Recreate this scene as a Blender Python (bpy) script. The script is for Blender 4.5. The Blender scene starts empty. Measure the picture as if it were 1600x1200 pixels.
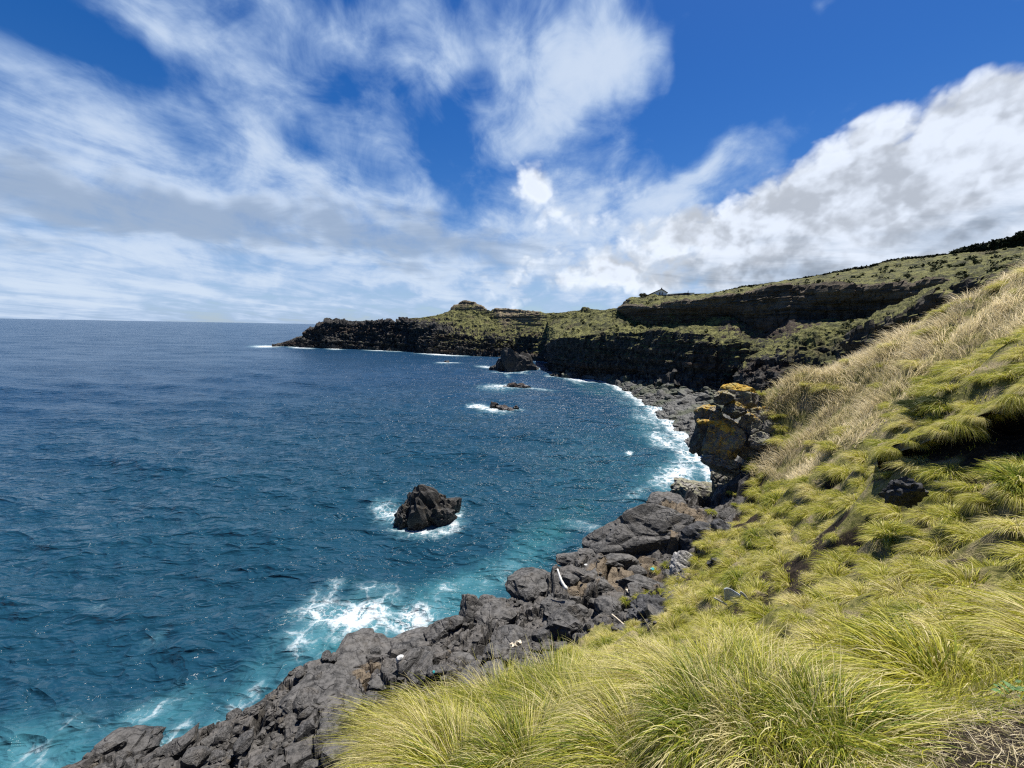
import bpy, math, random
import numpy as np
from mathutils import Matrix, Vector

random.seed(11)
RNG = np.random.default_rng(11)
SC = bpy.context.scene
COL = SC.collection
R = math.radians

# ------------------------------------------------------------------ camera
CAM_Z = 16.0
FPX = 601.0                       # focal length in photo pixels (photo 1600 x 1200)
PITCH, ROLL = R(8.37), R(1.04)
_f = np.array([0.0, math.cos(PITCH), -math.sin(PITCH)])
_u0 = np.array([0.0, math.sin(PITCH), math.cos(PITCH)])
_r0 = np.array([1.0, 0.0, 0.0])
_r = _r0 * math.cos(ROLL) + _u0 * math.sin(ROLL)
_u = -_r0 * math.sin(ROLL) + _u0 * math.cos(ROLL)


def ray(px, py):
    return (px - 800.0) * _r - (py - 600.0) * _u + FPX * _f


def at(px, py, d):
    """Point seen at a photo pixel, at horizontal distance d metres."""
    v = ray(px, py)
    return np.array([0, 0, CAM_Z]) + v * (d / math.hypot(v[0], v[1]))


def on(px, py, z=0.0):
    """Point seen at a photo pixel, at height z."""
    v = ray(px, py)
    return np.array([0, 0, CAM_Z]) + v * ((z - CAM_Z) / v[2])


cam_data = bpy.data.cameras.new('camera')
cam_data.sensor_width = 36.0
cam_data.lens = 36.0 * FPX / 1600.0
cam_data.clip_start = 0.05
cam_data.clip_end = 60000.0
cam = bpy.data.objects.new('camera', cam_data)
COL.objects.link(cam)
cam.matrix_world = Matrix((( _r[0], _u[0], -_f[0], 0.0), (_r[1], _u[1], -_f[1], 0.0),
                           (_r[2], _u[2], -_f[2], CAM_Z), (0, 0, 0, 1)))
SC.camera = cam

# ------------------------------------------------------------------ light
SUN_AZ, SUN_EL = R(42.0), R(71.0)       # azimuth to the right of the view, towards the land
SKY_STRENGTH = 0.10
EXPOSURE = 0.90                         # the photograph is exposed for the dark rock and grass
sun_data = bpy.data.lights.new('sun', 'SUN')
sun_data.energy = 5.0
sun_data.angle = R(0.53)
sun_data.color = (1.0, 0.955, 0.88)
sun = bpy.data.objects.new('sun', sun_data)
COL.objects.link(sun)
sun_dir = Vector((math.sin(SUN_AZ) * math.cos(SUN_EL), math.cos(SUN_AZ) * math.cos(SUN_EL), math.sin(SUN_EL)))
sun.rotation_euler = sun_dir.to_track_quat('Z', 'Y').to_euler()
sun.location = (20, 20, 80)

SC.view_settings.view_transform = 'Standard'
SC.view_settings.look = 'None'
SC.view_settings.exposure = EXPOSURE
SC.view_settings.gamma = 1.0
SC.view_settings.use_curve_mapping = False
SC.cycles.max_bounces = 6
SC.cycles.diffuse_bounces = 3
SC.cycles.glossy_bounces = 3
SC.cycles.transmission_bounces = 3
SC.cycles.use_denoising = False
SC.cycles.sample_clamp_direct = 1.1
SC.cycles.sample_clamp_indirect = 3.0
SC.cycles.pixel_filter_type = 'BLACKMAN_HARRIS'
SC.cycles.filter_width = 1.25


class NT:
    """Small helper to write node trees in a line each."""
    def __init__(self, tree):
        self.t = tree
        self.t.nodes.clear()

    def n(self, typ, ins=None, **props):
        nd = self.t.nodes.new(typ)
        for k, v in props.items():
            setattr(nd, k, v)
        for k, v in (ins or {}).items():
            s = nd.inputs[k]
            if isinstance(v, bpy.types.NodeSocket):
                self.t.links.new(v, s)
            else:
                s.default_value = v
        return nd

    def math(self, op, a, b=0.0, c=0.0, clamp=False):
        nd = self.n('ShaderNodeMath', {0: a, 1: b, 2: c}, operation=op, use_clamp=clamp)
        return nd.outputs[0]

    def vmath(self, op, a, b=(0, 0, 0)):
        nd = self.n('ShaderNodeVectorMath', {0: a, 1: b}, operation=op)
        return nd.outputs[0]

    def mix(self, f, a, b, blend='MIX'):
        nd = self.n('ShaderNodeMix', data_type='RGBA', blend_type=blend, clamp_factor=True)
        for i, v in ((0, f), (6, a), (7, b)):
            if isinstance(v, bpy.types.NodeSocket):
                self.t.links.new(v, nd.inputs[i])
            else:
                nd.inputs[i].default_value = v if i == 0 else (tuple(v) + (1.0,))[:4]
        return nd.outputs[2]

    def smooth(self, v, lo, hi, a=0.0, b=1.0):
        nd = self.n('ShaderNodeMapRange', {0: v, 1: lo, 2: hi, 3: a, 4: b}, interpolation_type='SMOOTHSTEP')
        return nd.outputs[0]

    def noise(self, vec, scale, detail=4.0, rough=0.55, dist=0.0, color=False):
        nd = self.n('ShaderNodeTexNoise', {'Vector': vec, 'Scale': scale, 'Detail': detail, 'Roughness': rough, 'Distortion': dist})
        return nd.outputs[1 if color else 0]

    def voronoi(self, vec, scale, feature='F1', rnd=1.0, out='Distance'):
        nd = self.n('ShaderNodeTexVoronoi', {'Vector': vec, 'Scale': scale, 'Randomness': rnd}, feature=feature)
        return nd.outputs[out]

    def mapping(self, vec, loc=(0, 0, 0), rot=(0, 0, 0), scale=(1, 1, 1), typ='POINT'):
        return self.n('ShaderNodeMapping', {'Vector': vec, 'Location': loc, 'Rotation': rot, 'Scale': scale}, vector_type=typ).outputs[0]


# ------------------------------------------------------------------ sky
def azel(px, py):
    v = ray(px, py)
    return np.array([math.atan2(v[0], v[1]), math.atan2(v[2], math.hypot(v[0], v[1]))])


def build_sky():
    w = bpy.data.worlds.new('World')
    SC.world = w
    w.use_nodes = True
    N = NT(w.node_tree)
    sky = N.n('ShaderNodeTexSky', sky_type='NISHITA', sun_disc=False, sun_elevation=SUN_EL,
              sun_rotation=SUN_AZ, altitude=100.0, air_density=1.0, dust_density=0.35, ozone_density=3.0)
    hs = N.n('ShaderNodeHueSaturation', {'Hue': 0.513, 'Saturation': 1.42, 'Value': 1.02, 'Color': sky.outputs[0]})
    d = N.n('ShaderNodeTexCoord').outputs['Generated']
    sep = N.n('ShaderNodeSeparateXYZ', {0: d})
    x, y, z = sep.outputs
    zc = N.math('MAXIMUM', z, 0.0)
    # coordinates on a flat cloud deck
    den = N.math('ADD', zc, 0.10)
    P = N.n('ShaderNodeCombineXYZ', {0: N.math('DIVIDE', x, den), 1: N.math('DIVIDE', y, den), 2: 0.0}).outputs[0]
    # azimuth / elevation, for where the cloud banks stand
    az = N.math('ARCTAN2', x, y)
    z = zc
    hor = N.math('SQRT', N.math('ADD', N.math('MULTIPLY', x, x), N.math('MULTIPLY', y, y)))
    el = N.math('ARCTAN2', z, hor)
    A = N.n('ShaderNodeCombineXYZ', {0: az, 1: el, 2: 0.0}).outputs[0]
    wob = N.vmath('SCALE', N.vmath('SUBTRACT', N.noise(A, 5.0, 3.0, 0.6, color=True), (0.5, 0.5, 0.5)))
    wob.node.inputs['Scale'].default_value = 0.22
    Aw = N.vmath('ADD', A, wob)

    def blobs(lst, vec):
        acc = None
        for (px, py, rx, ry, rot, wgt) in lst:
            c, s = math.cos(R(rot)), math.sin(R(rot))
            c0 = azel(px, py)
            a = azel(px + 5 * c, py + 5 * s) - c0
            b = azel(px - 5 * s, py + 5 * c) - c0
            la, lb = np.hypot(*a) / 5 * rx, np.hypot(*b) / 5 * ry
            ang = math.atan2(a[1], a[0])
            m = N.mapping(vec, (c0[0], c0[1], 0), (0, 0, ang), (la, lb, 1), 'TEXTURE')
            g = N.n('ShaderNodeTexGradient', {'Vector': m}, gradient_type='SPHERICAL').outputs['Fac']
            acc = N.math('MULTIPLY_ADD', g, wgt, acc if acc is not None else 0.0)
        return acc

    # --- thin streaky high cloud (long along the wind, which blows towards the headland)
    Ps = N.mapping(P, rot=(0, 0, R(8)), scale=(1.0, 0.58, 1.0))
    n1 = N.noise(Ps, 2.0, 9.0, 0.58, 0.5)
    n2 = N.noise(N.mapping(d, loc=(3, 1, 0), scale=(1.0, 0.8, 1.3)), 9.0, 9.0, 0.60, 0.5)
    hi = N.math('ADD', N.math('MULTIPLY', n1, 1.20), N.math('MULTIPLY', n2, 0.95))      # about 1.0 on average
    hb = blobs(HIGH, Aw)
    dens = N.math('MULTIPLY_ADD', hb, 1.05, N.math('ADD', hi, -0.58))
    a_hi = N.math('MULTIPLY', N.smooth(dens, 0.50, 1.16), 0.90)
    # --- thick cumulus banks
    def billow(off):
        D = N.mapping(d, loc=off, scale=(1.0, 1.0, 1.2))
        Dw = N.vmath('ADD', D, N.n('ShaderNodeVectorMath', {0: N.vmath('SUBTRACT', N.noise(D, 9.0, 4.0, 0.6, color=True), (0.5, 0.5, 0.5)), 'Scale': 0.10}, operation='SCALE').outputs[0])
        vo = N.n('ShaderNodeTexVoronoi', {'Vector': Dw, 'Scale': 8.0, 'Detail': 2.0, 'Roughness': 0.55, 'Lacunarity': 2.4}, feature='F1', normalize=False)
        pu = N.math('SUBTRACT', 0.80, N.math('MULTIPLY', vo.outputs['Distance'], 0.55))
        return N.math('ADD', N.math('MULTIPLY', pu, 0.55), N.math('MULTIPLY', N.noise(D, 5.0, 9.0, 0.56, 0.2), 0.55))
    nc = billow((0, 0, 0))
    nb = N.noise(N.mapping(d, loc=(2.2, 0.4, 0.7)), 2.6, 5.0, 0.5, 0.3)
    cb = blobs(CUMU, A)
    cd = N.math('ADD', N.math('ADD', N.math('MULTIPLY_ADD', nc, 1.35, -0.36), N.math('MULTIPLY', nb, 0.34)), cb)
    a_cu = N.math('MULTIPLY', N.smooth(cd, 0.62, 0.96), 0.96)
    # --- grey bases
    gb = blobs(GREY, Aw)
    gn = N.noise(N.mapping(P, loc=(7, 2, 0), scale=(0.5, 0.9, 1)), 2.2, 7.0, 0.62, 0.5)
    grey = N.smooth(N.math('ADD', gn, gb), 0.62, 1.10)
    # brightness of the cloud itself: billows lighter towards the sun
    bill = billow((-0.018, -0.010, -0.036))
    rel = N.math('SUBTRACT', nc, bill)
    c_hi = N.mix(N.smooth(dens, 0.75, 1.35), (0.36, 0.52, 0.80), (0.66, 0.77, 0.93))
    c_hi = N.mix(grey, c_hi, (0.36, 0.46, 0.62))
    thick = N.smooth(cd, 0.70, 1.05)
    c_cu = N.mix(thick, (0.86, 0.91, 0.97), (0.70, 0.76, 0.86))
    c_cu = N.mix(N.math('MULTIPLY', grey, 0.9), c_cu, (0.36, 0.44, 0.56))
    lit = N.smooth(rel, -0.13, 0.11, 0.72, 1.20)
    c_cu = N.mix(1.0, c_cu, N.n('ShaderNodeCombineXYZ', {0: lit, 1: lit, 2: lit}).outputs[0], 'MULTIPLY')
    # pale air low over the horizon
    band = N.smooth(el, 0.0, R(17), 0.62, 0.0)
    skyc = N.n('ShaderNodeVectorMath', {0: hs.outputs[0], 'Scale': SKY_STRENGTH}, operation='SCALE').outputs[0]
    skyc = N.mix(band, skyc, (0.36, 0.54, 0.82))
    col = N.mix(a_hi, skyc, c_hi)
    col = N.mix(a_cu, col, c_cu)
    bg = N.n('ShaderNodeBackground', {'Color': col, 'Strength': 2.0 ** -EXPOSURE})
    out = N.n('ShaderNodeOutputWorld', {'Surface': bg.outputs[0]})


HIGH = [  # (photo x, y, half width, half height, turn, weight)
    (60, 200, 360, 150, 25, 0.30), (280, 220, 360, 110, 32, 0.30), (520, 300, 380, 130, 38, 0.34),
    (80, 360, 520, 190, 0, 0.42), (480, 390, 560, 150, 5, 0.42), (860, 420, 330, 100, 0, 0.34),
    (240, 28, 150, 70, 25, 0.46), (410, 70, 190, 110, 55, 0.44), (520, 30, 180, 80, 30, 0.26), (740, 45, 360, 130, 10, 0.52), (970, 50, 160, 120, 80, 0.50),
    (870, 165, 210, 130, -20, 0.56), (640, 170, 140, 90, 60, 0.26), (560, 170, 120, 80, 45, 0.26), (620, 250, 110, 90, 60, 0.24), (690, 90, 90, 50, 0, 0.22),
    (820, 290, 90, 80, 20, 0.26), (960, 310, 300, 100, -18, 0.44), (1120, 260, 220, 56, -25, 0.34),
    (1275, 15, 60, 40, -20, 0.36), (1315, 105, 80, 50, -30, 0.32), (400, 470, 1100, 90, 2, 0.34),
    (690, 215, 80, 50, -70, -0.30), (650, 128, 60, 36, 40, -0.14), (90, 40, 180, 60, 10, -0.30), (530, 130, 60, 40, 40, -0.2), (180, 90, 90, 40, 30, -.2),
    (1070, 190, 90, 150, 35, -0.34), (1250, 150, 260, 130, -20, -0.34), (1150, 60, 110, 130, 0, -0.34), (1480, 40, 300, 110, 0, -0.34),
    (1060, 325, 90, 26, -10, -0.14), (1000, 370, 340, 120, -5, 0.30), (1200, 440, 420, 90, 0, 0.44), (380, 440, 160, 22, 3, -0.18), (610, 455, 90, 14, 3, -0.16), (720, 340, 60, 40, 0, -.06),
]
CUMU = [
    (1450, 260, 400, 190, -25, 0.46), (1235, 285, 90, 80, -20, 0.30), (1330, 215, 170, 80, -30, 0.28), (1560, 150, 170, 90, -15, 0.40),
    (1330, 370, 380, 140, 0, 0.50), (1060, 410, 260, 90, 0, 0.34), (940, 340, 130, 60, -15, 0.22), (1560, 350, 300, 170, 0, 0.5),
    (1380, 440, 460, 90, 0, 0.40), (880, 440, 280, 60, 0, 0.30), (818, 268, 60, 56, 40, 0.34), (842, 306, 70, 50, 10, 0.26), (1010, 390, 330, 110, -8, 0.20), (1140, 360, 120, 70, 0, 0.20), (812, 322, 110, 40, 0, 0.14), (920, 345, 110, 46, -10, 0.20), (1090, 330, 130, 50, -20, 0.16), (1180, 290, 60, 40, 0, 0.16),
    (400, 250, 620, 330, 0, -0.45), (760, 90, 360, 190, 0, -0.45), (1350, 30, 480, 120, 0, -0.45), (300, 440, 480, 120, 0, -0.4),
    
]
GREY = [
    (120, 300, 480, 60, 8, 0.42), (420, 345, 520, 62, 9, 0.52), (720, 395, 280, 50, 8, 0.46), (60, 340, 340, 50, 5, 0.3),
    (1250, 430, 360, 80, 0, 0.40), (1540, 370, 260, 90, 0, 0.36), (1400, 290, 120, 50, -20, 0.16), (1150, 440, 200, 50, 0, 0.3),
]
build_sky()


# ------------------------------------------------------------------ noise in numpy
def _hash(ix, iy, iz, seed):
    h = (ix.astype(np.int64) * 374761393 + iy.astype(np.int64) * 668265263 + iz.astype(np.int64) * 2147483647 + seed * 144665) & 0xFFFFFFFF
    h = ((h ^ (h >> 13)) * 1274126177) & 0xFFFFFFFF
    h = ((h ^ (h >> 16)) * 2246822519) & 0xFFFFFFFF
    return (h ^ (h >> 15)) & 0xFFFFFF


def vnoise(p, seed=0):
    """Smooth value noise in -1..1 at points p (N,3)."""
    i = np.floor(p)
    f = p - i
    f = f * f * f * (f * (f * 6 - 15) + 10)
    i = i.astype(np.int64)
    x0, y0, z0 = i[:, 0], i[:, 1], i[:, 2]
    out = 0
    for dx in (0, 1):
        wx = f[:, 0] if dx else 1 - f[:, 0]
        for dy in (0, 1):
            wy = f[:, 1] if dy else 1 - f[:, 1]
            for dz in (0, 1):
                wz = f[:, 2] if dz else 1 - f[:, 2]
                out = out + _hash(x0 + dx, y0 + dy, z0 + dz, seed) * (wx * wy * wz)
    return out / 8388607.5 - 1.0


def fbm(p, oct=4, gain=0.5, lac=2.03, seed=0, ridged=False):
    p = np.asarray(p, float)
    s, a, tot = 0, 1.0, 0.0
    q = p.copy()
    for k in range(oct):
        n = vnoise(q, seed + k * 17)
        if ridged:
            n = 1 - 2 * np.abs(n)
        s = s + a * n
        tot += a
        a *= gain
        q = q * lac + 13.7
    return s / tot


def voro(p, seed=0):
    """Cell noise: distance to the nearest and second nearest point, and the cell's own random value."""
    i = np.floor(p).astype(np.int64)
    d1 = np.full(len(p), 9.0)
    d2 = np.full(len(p), 9.0)
    cid = np.zeros(len(p))
    for dx in (-1, 0, 1):
        for dy in (-1, 0, 1):
            for dz in (-1, 0, 1):
                cx, cy, cz = i[:, 0] + dx, i[:, 1] + dy, i[:, 2] + dz
                ox = _hash(cx, cy, cz, seed) / 16777215.0
                oy = _hash(cx, cy, cz, seed + 1) / 16777215.0
                oz = _hash(cx, cy, cz, seed + 2) / 16777215.0
                d = np.sqrt((cx + ox - p[:, 0]) ** 2 + (cy + oy - p[:, 1]) ** 2 + (cz + oz - p[:, 2]) ** 2)
                near = d < d1
                d2 = np.where(near, d1, np.minimum(d2, d))
                cid = np.where(near, ox * 0.5 + oy * 0.5, cid)
                d1 = np.where(near, d, d1)
    return d1, d2, cid


def sstep(x, a, b):
    t = np.clip((x - a) / (b - a), 0, 1)
    return t * t * (3 - 2 * t)


# ------------------------------------------------------------------ meshes and objects
def mesh_from(name, verts, faces, mat=None, attrs=None, smooth=False):
    """verts (N,3); faces (M,3) or (M,4) array, or a list of arrays of both sizes."""
    me = bpy.data.meshes.new(name)
    verts = np.asarray(verts, np.float32)
    flist = faces if isinstance(faces, list) else [faces]
    flist = [np.asarray(f, np.int32) for f in flist if len(f)]
    nl = sum(f.size for f in flist)
    nf = sum(len(f) for f in flist)
    me.vertices.add(len(verts))
    me.vertices.foreach_set('co', verts.ravel())
    me.loops.add(nl)
    me.loops.foreach_set('vertex_index', np.concatenate([f.ravel() for f in flist]))
    me.polygons.add(nf)
    tot = np.concatenate([np.full(len(f), f.shape[1], np.int32) for f in flist])
    st = np.concatenate([[0], np.cumsum(tot)[:-1]]).astype(np.int32)
    me.polygons.foreach_set('loop_start', st)
    me.polygons.foreach_set('loop_total', tot)
    me.polygons.foreach_set('use_smooth', np.full(nf, smooth, bool))
    me.update(calc_edges=True)
    for k, v in (attrs or {}).items():
        a = me.attributes.new(k, 'FLOAT', 'POINT')
        a.data.foreach_set('value', np.asarray(v, np.float32))
    if mat:
        me.materials.append(mat)
    me.validate()
    return me


def link(name, data, parent=None, loc=None, rot=None, scale=None):
    o = bpy.data.objects.new(name, data)
    COL.objects.link(o)
    if parent is not None:
        o.parent = parent
    if loc is not None:
        o.location = tuple(float(v) for v in loc)
    if rot is not None:
        o.rotation_euler = rot
    if scale is not None:
        o.scale = scale if hasattr(scale, '__len__') else (scale,) * 3
    return o


def tag(o, label=None, cat=None, group=None, kind=None):
    if label: o['label'] = label
    if cat: o['category'] = cat
    if group: o['group'] = group
    if kind: o['kind'] = kind
    return o


def grid_faces(nr, nc, keep=None):
    i = np.arange(nr - 1)[:, None] * nc + np.arange(nc - 1)[None, :]
    f = np.stack([i, i + 1, i + nc + 1, i + nc], -1).reshape(-1, 4)
    return f if keep is None else f[keep.reshape(-1)]


def compact(verts, faces, attrs):
    used = np.unique(faces)
    m = np.full(len(verts), -1)
    m[used] = np.arange(len(used))
    return verts[used], m[faces], {k: v[used] for k, v in attrs.items()}


def curve_fn(pts):
    """pts: rows (photo x, value, value ...); returns a function giving the interpolated columns."""
    a = np.asarray(sorted(pts), float)

    def fn(x):
        return np.stack([np.interp(x, a[:, 0], a[:, k]) for k in range(1, a.shape[1])], -1)
    return fn


# ------------------------------------------------------------------ materials
def new_mat(name):
    m = bpy.data.materials.new(name)
    m.use_nodes = True
    return m, NT(m.node_tree)


def finish(N, color, rough=0.85, normal=None, spec=0.3, **kw):
    ins = {'Base Color': color, 'Roughness': rough, 'Specular IOR Level': spec}
    if normal is not None:
        ins['Normal'] = normal
    ins.update(kw)
    b = N.n('ShaderNodeBsdfPrincipled', ins)
    N.n('ShaderNodeOutputMaterial', {'Surface': b.outputs[0]})
    return b


def plain(name, col, rough=0.7, spec=0.3, var=0.25, scale=6.0):
    m, N = new_mat(name)
    P = N.n('ShaderNodeTexCoord').outputs['Object']
    n = N.noise(P, scale, 5.0, 0.6)
    c = N.mix(N.smooth(n, 0.3, 0.7), tuple(v * (1 - var) for v in col), tuple(min(1, v * (1 + var)) for v in col))
    bp = N.n('ShaderNodeBump', {'Height': n, 'Strength': 0.3, 'Distance': 0.02})
    finish(N, c, rough, bp.outputs[0], spec)
    return m


def attr(N, name):
    return N.n('ShaderNodeAttribute', attribute_name=name).outputs['Fac']


def rock_material(name, dark, light, scale=1.0, lichen=False, wet=False, brown=0.0, world=False, rust=0.0, pale=0.35, moss=0.0):
    m, N = new_mat(name)
    tc = N.n('ShaderNodeTexCoord')
    geo = N.n('ShaderNodeNewGeometry')
    P = geo.outputs['Position'] if world else tc.outputs['Object']
    if not world:
        rnd = N.n('ShaderNodeObjectInfo').outputs['Random']
        P = N.vmath('ADD', P, N.n('ShaderNodeCombineXYZ', {0: N.math('MULTIPLY', rnd, 31.0), 1: N.math('MULTIPLY', rnd, 17.0), 2: rnd}).outputs[0])
    n1 = N.noise(P, 0.9 * scale, 8.0, 0.65)
    n2 = N.noise(P, 7.0 * scale, 6.0, 0.7)
    n3 = N.noise(P, 38.0 * scale, 3.0, 0.7)
    crack = N.voronoi(N.vmath('ADD', P, N.vmath('SCALE', N.noise(P, 2.0 * scale, 3.0, color=True), (0, 0, 0))), 1.7 * scale, 'DISTANCE_TO_EDGE')
    c = N.mix(N.smooth(N.math('MULTIPLY_ADD', n2, 0.5, n1), 0.55, 0.95), dark, light)
    if brown:
        c = N.mix(N.math('MULTIPLY', N.smooth(N.noise(P, 1.6 * scale, 5.0, 0.6), 0.50, 0.68), brown), c, (0.10, 0.075, 0.045))
    # weathered, dusty upward faces
    nz = N.n('ShaderNodeSeparateXYZ', {0: geo.outputs['Normal']}).outputs[2]
    c = N.mix(N.math('MULTIPLY', N.math('MULTIPLY', N.smooth(nz, 0.35, 0.95), N.smooth(n2, 0.35, 0.62)), pale), c, tuple(min(1, v * 2.6 + 0.03) for v in light))
    if moss:
        wp = geo.outputs['Position']
        c = N.mix(N.math('MULTIPLY', N.smooth(N.noise(wp, 0.16, 4.0, 0.6), 0.50, 0.60), moss), c, (0.050, 0.065, 0.022))
    if rust:
        c = N.mix(N.math('MULTIPLY', N.smooth(N.noise(P, 0.55 * scale, 4.0, 0.55), 0.60, 0.68), rust), c, (0.16, 0.085, 0.03))
    # pale crusts and salt spots
    c = N.mix(N.math('MULTIPLY', N.smooth(n3, 0.66, 0.74), 0.35), c, (0.24, 0.23, 0.21))
    if lichen:
        la = attr(N, 'lichen')
        ln = N.noise(P, 3.2, 6.0, 0.7)
        crust = N.noise(P, 16.0, 5.0, 0.75)
        lm = N.smooth(N.math('ADD', N.math('ADD', N.math('MULTIPLY', ln, 0.8), N.math('MULTIPLY', crust, 0.55)), la), 1.17, 1.30)
        c = N.mix(lm, c, N.mix(N.smooth(n2, 0.35, 0.65), (0.36, 0.20, 0.018), (0.50, 0.35, 0.06)))
        lg = N.smooth(N.math('ADD', N.noise(P, 2.1, 6.0, 0.7), N.math('MULTIPLY', nz, 0.12)), 0.56, 0.64)
        c = N.mix(N.math('MULTIPLY', lg, 0.55), c, (0.20, 0.195, 0.10))
    hgt = N.math('ADD', N.math('MULTIPLY', n2, 0.5), N.math('MULTIPLY', n3, 0.16))
    hgt = N.math('ADD', hgt, N.smooth(crack, 0.0, 0.035, -0.35, 0.0))
    hgt = N.math('ADD', hgt, N.math('MULTIPLY', n1, 0.8))
    bp = N.n('ShaderNodeBump', {'Height': hgt, 'Strength': 0.75, 'Distance': 0.16 / scale})
    rough = 0.82
    if wet:
        pz = N.n('ShaderNodeSeparateXYZ', {0: geo.outputs['Position']}).outputs[2]
        wz = N.smooth(N.math('ADD', pz, N.math('MULTIPLY', n1, 0.9)), 0.9, 1.9)
        c = N.mix(wz, N.mix(0.5, c, (0.012, 0.011, 0.011)), c)
        rough = N.smooth(wz, 0.0, 1.0, 0.34, 0.82)
    finish(N, c, rough, bp.outputs[0], 0.35)
    return m


M_SHELF = rock_material('basalt_shelf', (0.020, 0.019, 0.018), (0.062, 0.058, 0.053), 0.7, wet=True, brown=0.6, world=True, rust=0.0, pale=0.25)
M_ROCK = rock_material('basalt_rock', (0.017, 0.0168, 0.0166), (0.066, 0.063, 0.060), 0.55, wet=True, brown=0.22, pale=0.36)
M_PALE = rock_material('pale_basalt', (0.16, 0.155, 0.15), (0.27, 0.26, 0.245), 0.8, pale=0.3)
M_LICHEN = rock_material('lichen_rock', (0.034, 0.032, 0.029), (0.17, 0.160, 0.142), 0.6, lichen=True, brown=0.4, world=True, pale=0.45)
M_STACK = rock_material('sea_rock', (0.012, 0.012, 0.012), (0.046, 0.044, 0.041), 0.9, wet=True, brown=0.35, pale=0.12)
M_REDROCK = rock_material('reddish_sea_rock', (0.016, 0.012, 0.011), (0.060, 0.042, 0.035), 0.7, wet=True, pale=0.12)
M_BEACH = rock_material('beach_rock', (0.022, 0.0225, 0.021), (0.092, 0.091, 0.084), 0.6, wet=False, pale=0.25, brown=0.0, moss=0.45)
M_SCORIA = rock_material('scoria', (0.014, 0.014, 0.015), (0.05, 0.05, 0.052), 2.2, pale=0.3)


# ------------------------------------------------------------------ rocks
_ICO = {}


def ico(n):
    if n not in _ICO:
        import bmesh
        bm = bmesh.new()
        bmesh.ops.create_icosphere(bm, subdivisions=n, radius=1.0)
        v = np.array([x.co[:] for x in bm.verts])
        f = np.array([[q.index for q in x.verts] for x in bm.faces])
        bm.free()
        _ICO[n] = (v / np.linalg.norm(v, axis=1, keepdims=True), f)
    return _ICO[n]


def rock_geo(seed, sub=3, planes=13, rough=0.05, cut=(0.55, 0.95), chips=6, freq=2.0, boxy=0.0):
    """An angular broken rock of about unit radius: a ball cut by random planes, then chipped and roughened."""
    rs = np.random.default_rng(seed)
    v, f = ico(sub)
    n = rs.normal(size=(planes, 3))
    n /= np.linalg.norm(n, axis=1, keepdims=True)
    d = rs.uniform(cut[0], cut[1], planes)
    if boxy:                                                # joints roughly at right angles
        ax = np.concatenate([np.eye(3), -np.eye(3)]) + rs.normal(size=(6, 3)) * 0.13
        n = np.concatenate([n, ax / np.linalg.norm(ax, axis=1, keepdims=True)])
        d = np.concatenate([d, boxy * rs.uniform(0.88, 1.12, 6)])
    dots = v @ n.T
    with np.errstate(divide='ignore', invalid='ignore'):
        rr = np.where(dots > 0.05, d[None, :] / dots, 9.0)
    r = np.minimum(rr.min(1), 1.08)
    p = v * r[:, None]
    if chips:
        off = rs.uniform(0, 50, 3)
        d1, d2, cid = voro(p * freq + off, seed % 97)
        p = p * (1 + (cid - 0.5)[:, None] * rough * 3.0)
        p = p * (1 - rough * 1.2 * (1 - sstep(d2 - d1, 0.0, 0.18)))[:, None]
    p = p + v * (fbm(p * 3.1 + seed, 5, 0.6, seed=seed % 89) * rough)[:, None]
    return p, f


_RV = {}


def rock_mesh(kind, k, mat, sub=3, **kw):
    key = (kind, k)
    if key not in _RV:
        p, f = rock_geo(1000 + 37 * k + len(kind) * 7, sub, **kw)
        _RV[key] = mesh_from(kind, p, f, mat)
    return _RV[key]


# ------------------------------------------------------------------ near land: the slope the camera stands on and the lava shelf below
def P_(px, py, d):
    return at(px, py, d)


def Z_(px, py, z):
    return on(px, py, z)


CTRL = []
def c(*pts):
    CTRL.extend(pts)

c(np.array([0, 0, 14.4]), np.array([0, -8, 19.0]), np.array([8, 0, 17.8]), np.array([-8, 0, 9.5]), np.array([-18, -4, 5.0]), np.array([16, -6, 23.0]),
  np.array([-12, 4, 4.5]), np.array([-26, 6, 1.2]), np.array([22, 4, 22.5]), np.array([-34, 2, -2.0]), np.array([-32, 12, -3.0]))
# foreground lip with the big tussocks
c(P_(800, 1240, 1.9), P_(1000, 1225, 1.9), P_(1200, 1200, 1.9), P_(1400, 1190, 2.1), P_(1600, 1150, 2.5),
  P_(560, 1275, 2.7), P_(640, 1185, 3.2), P_(760, 1140, 3.5), P_(880, 1110, 3.8), P_(1000, 1080, 4.2), P_(1150, 1060, 4.0),
  P_(1320, 1090, 3.7), P_(1450, 1090, 3.6))
# steep drop hidden behind them
for px, d, z in ((450, 6.0, 7.6), (560, 6.2, 7.6), (700, 6.8, 7.6), (850, 7.4, 7.8), (450, 9, 3.6), (560, 9, 3.7), (700, 9.5, 4.2), (850, 11.5, 4.6)):
    v = at(px, 1050, d); v[2] = z; c(v)
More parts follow.
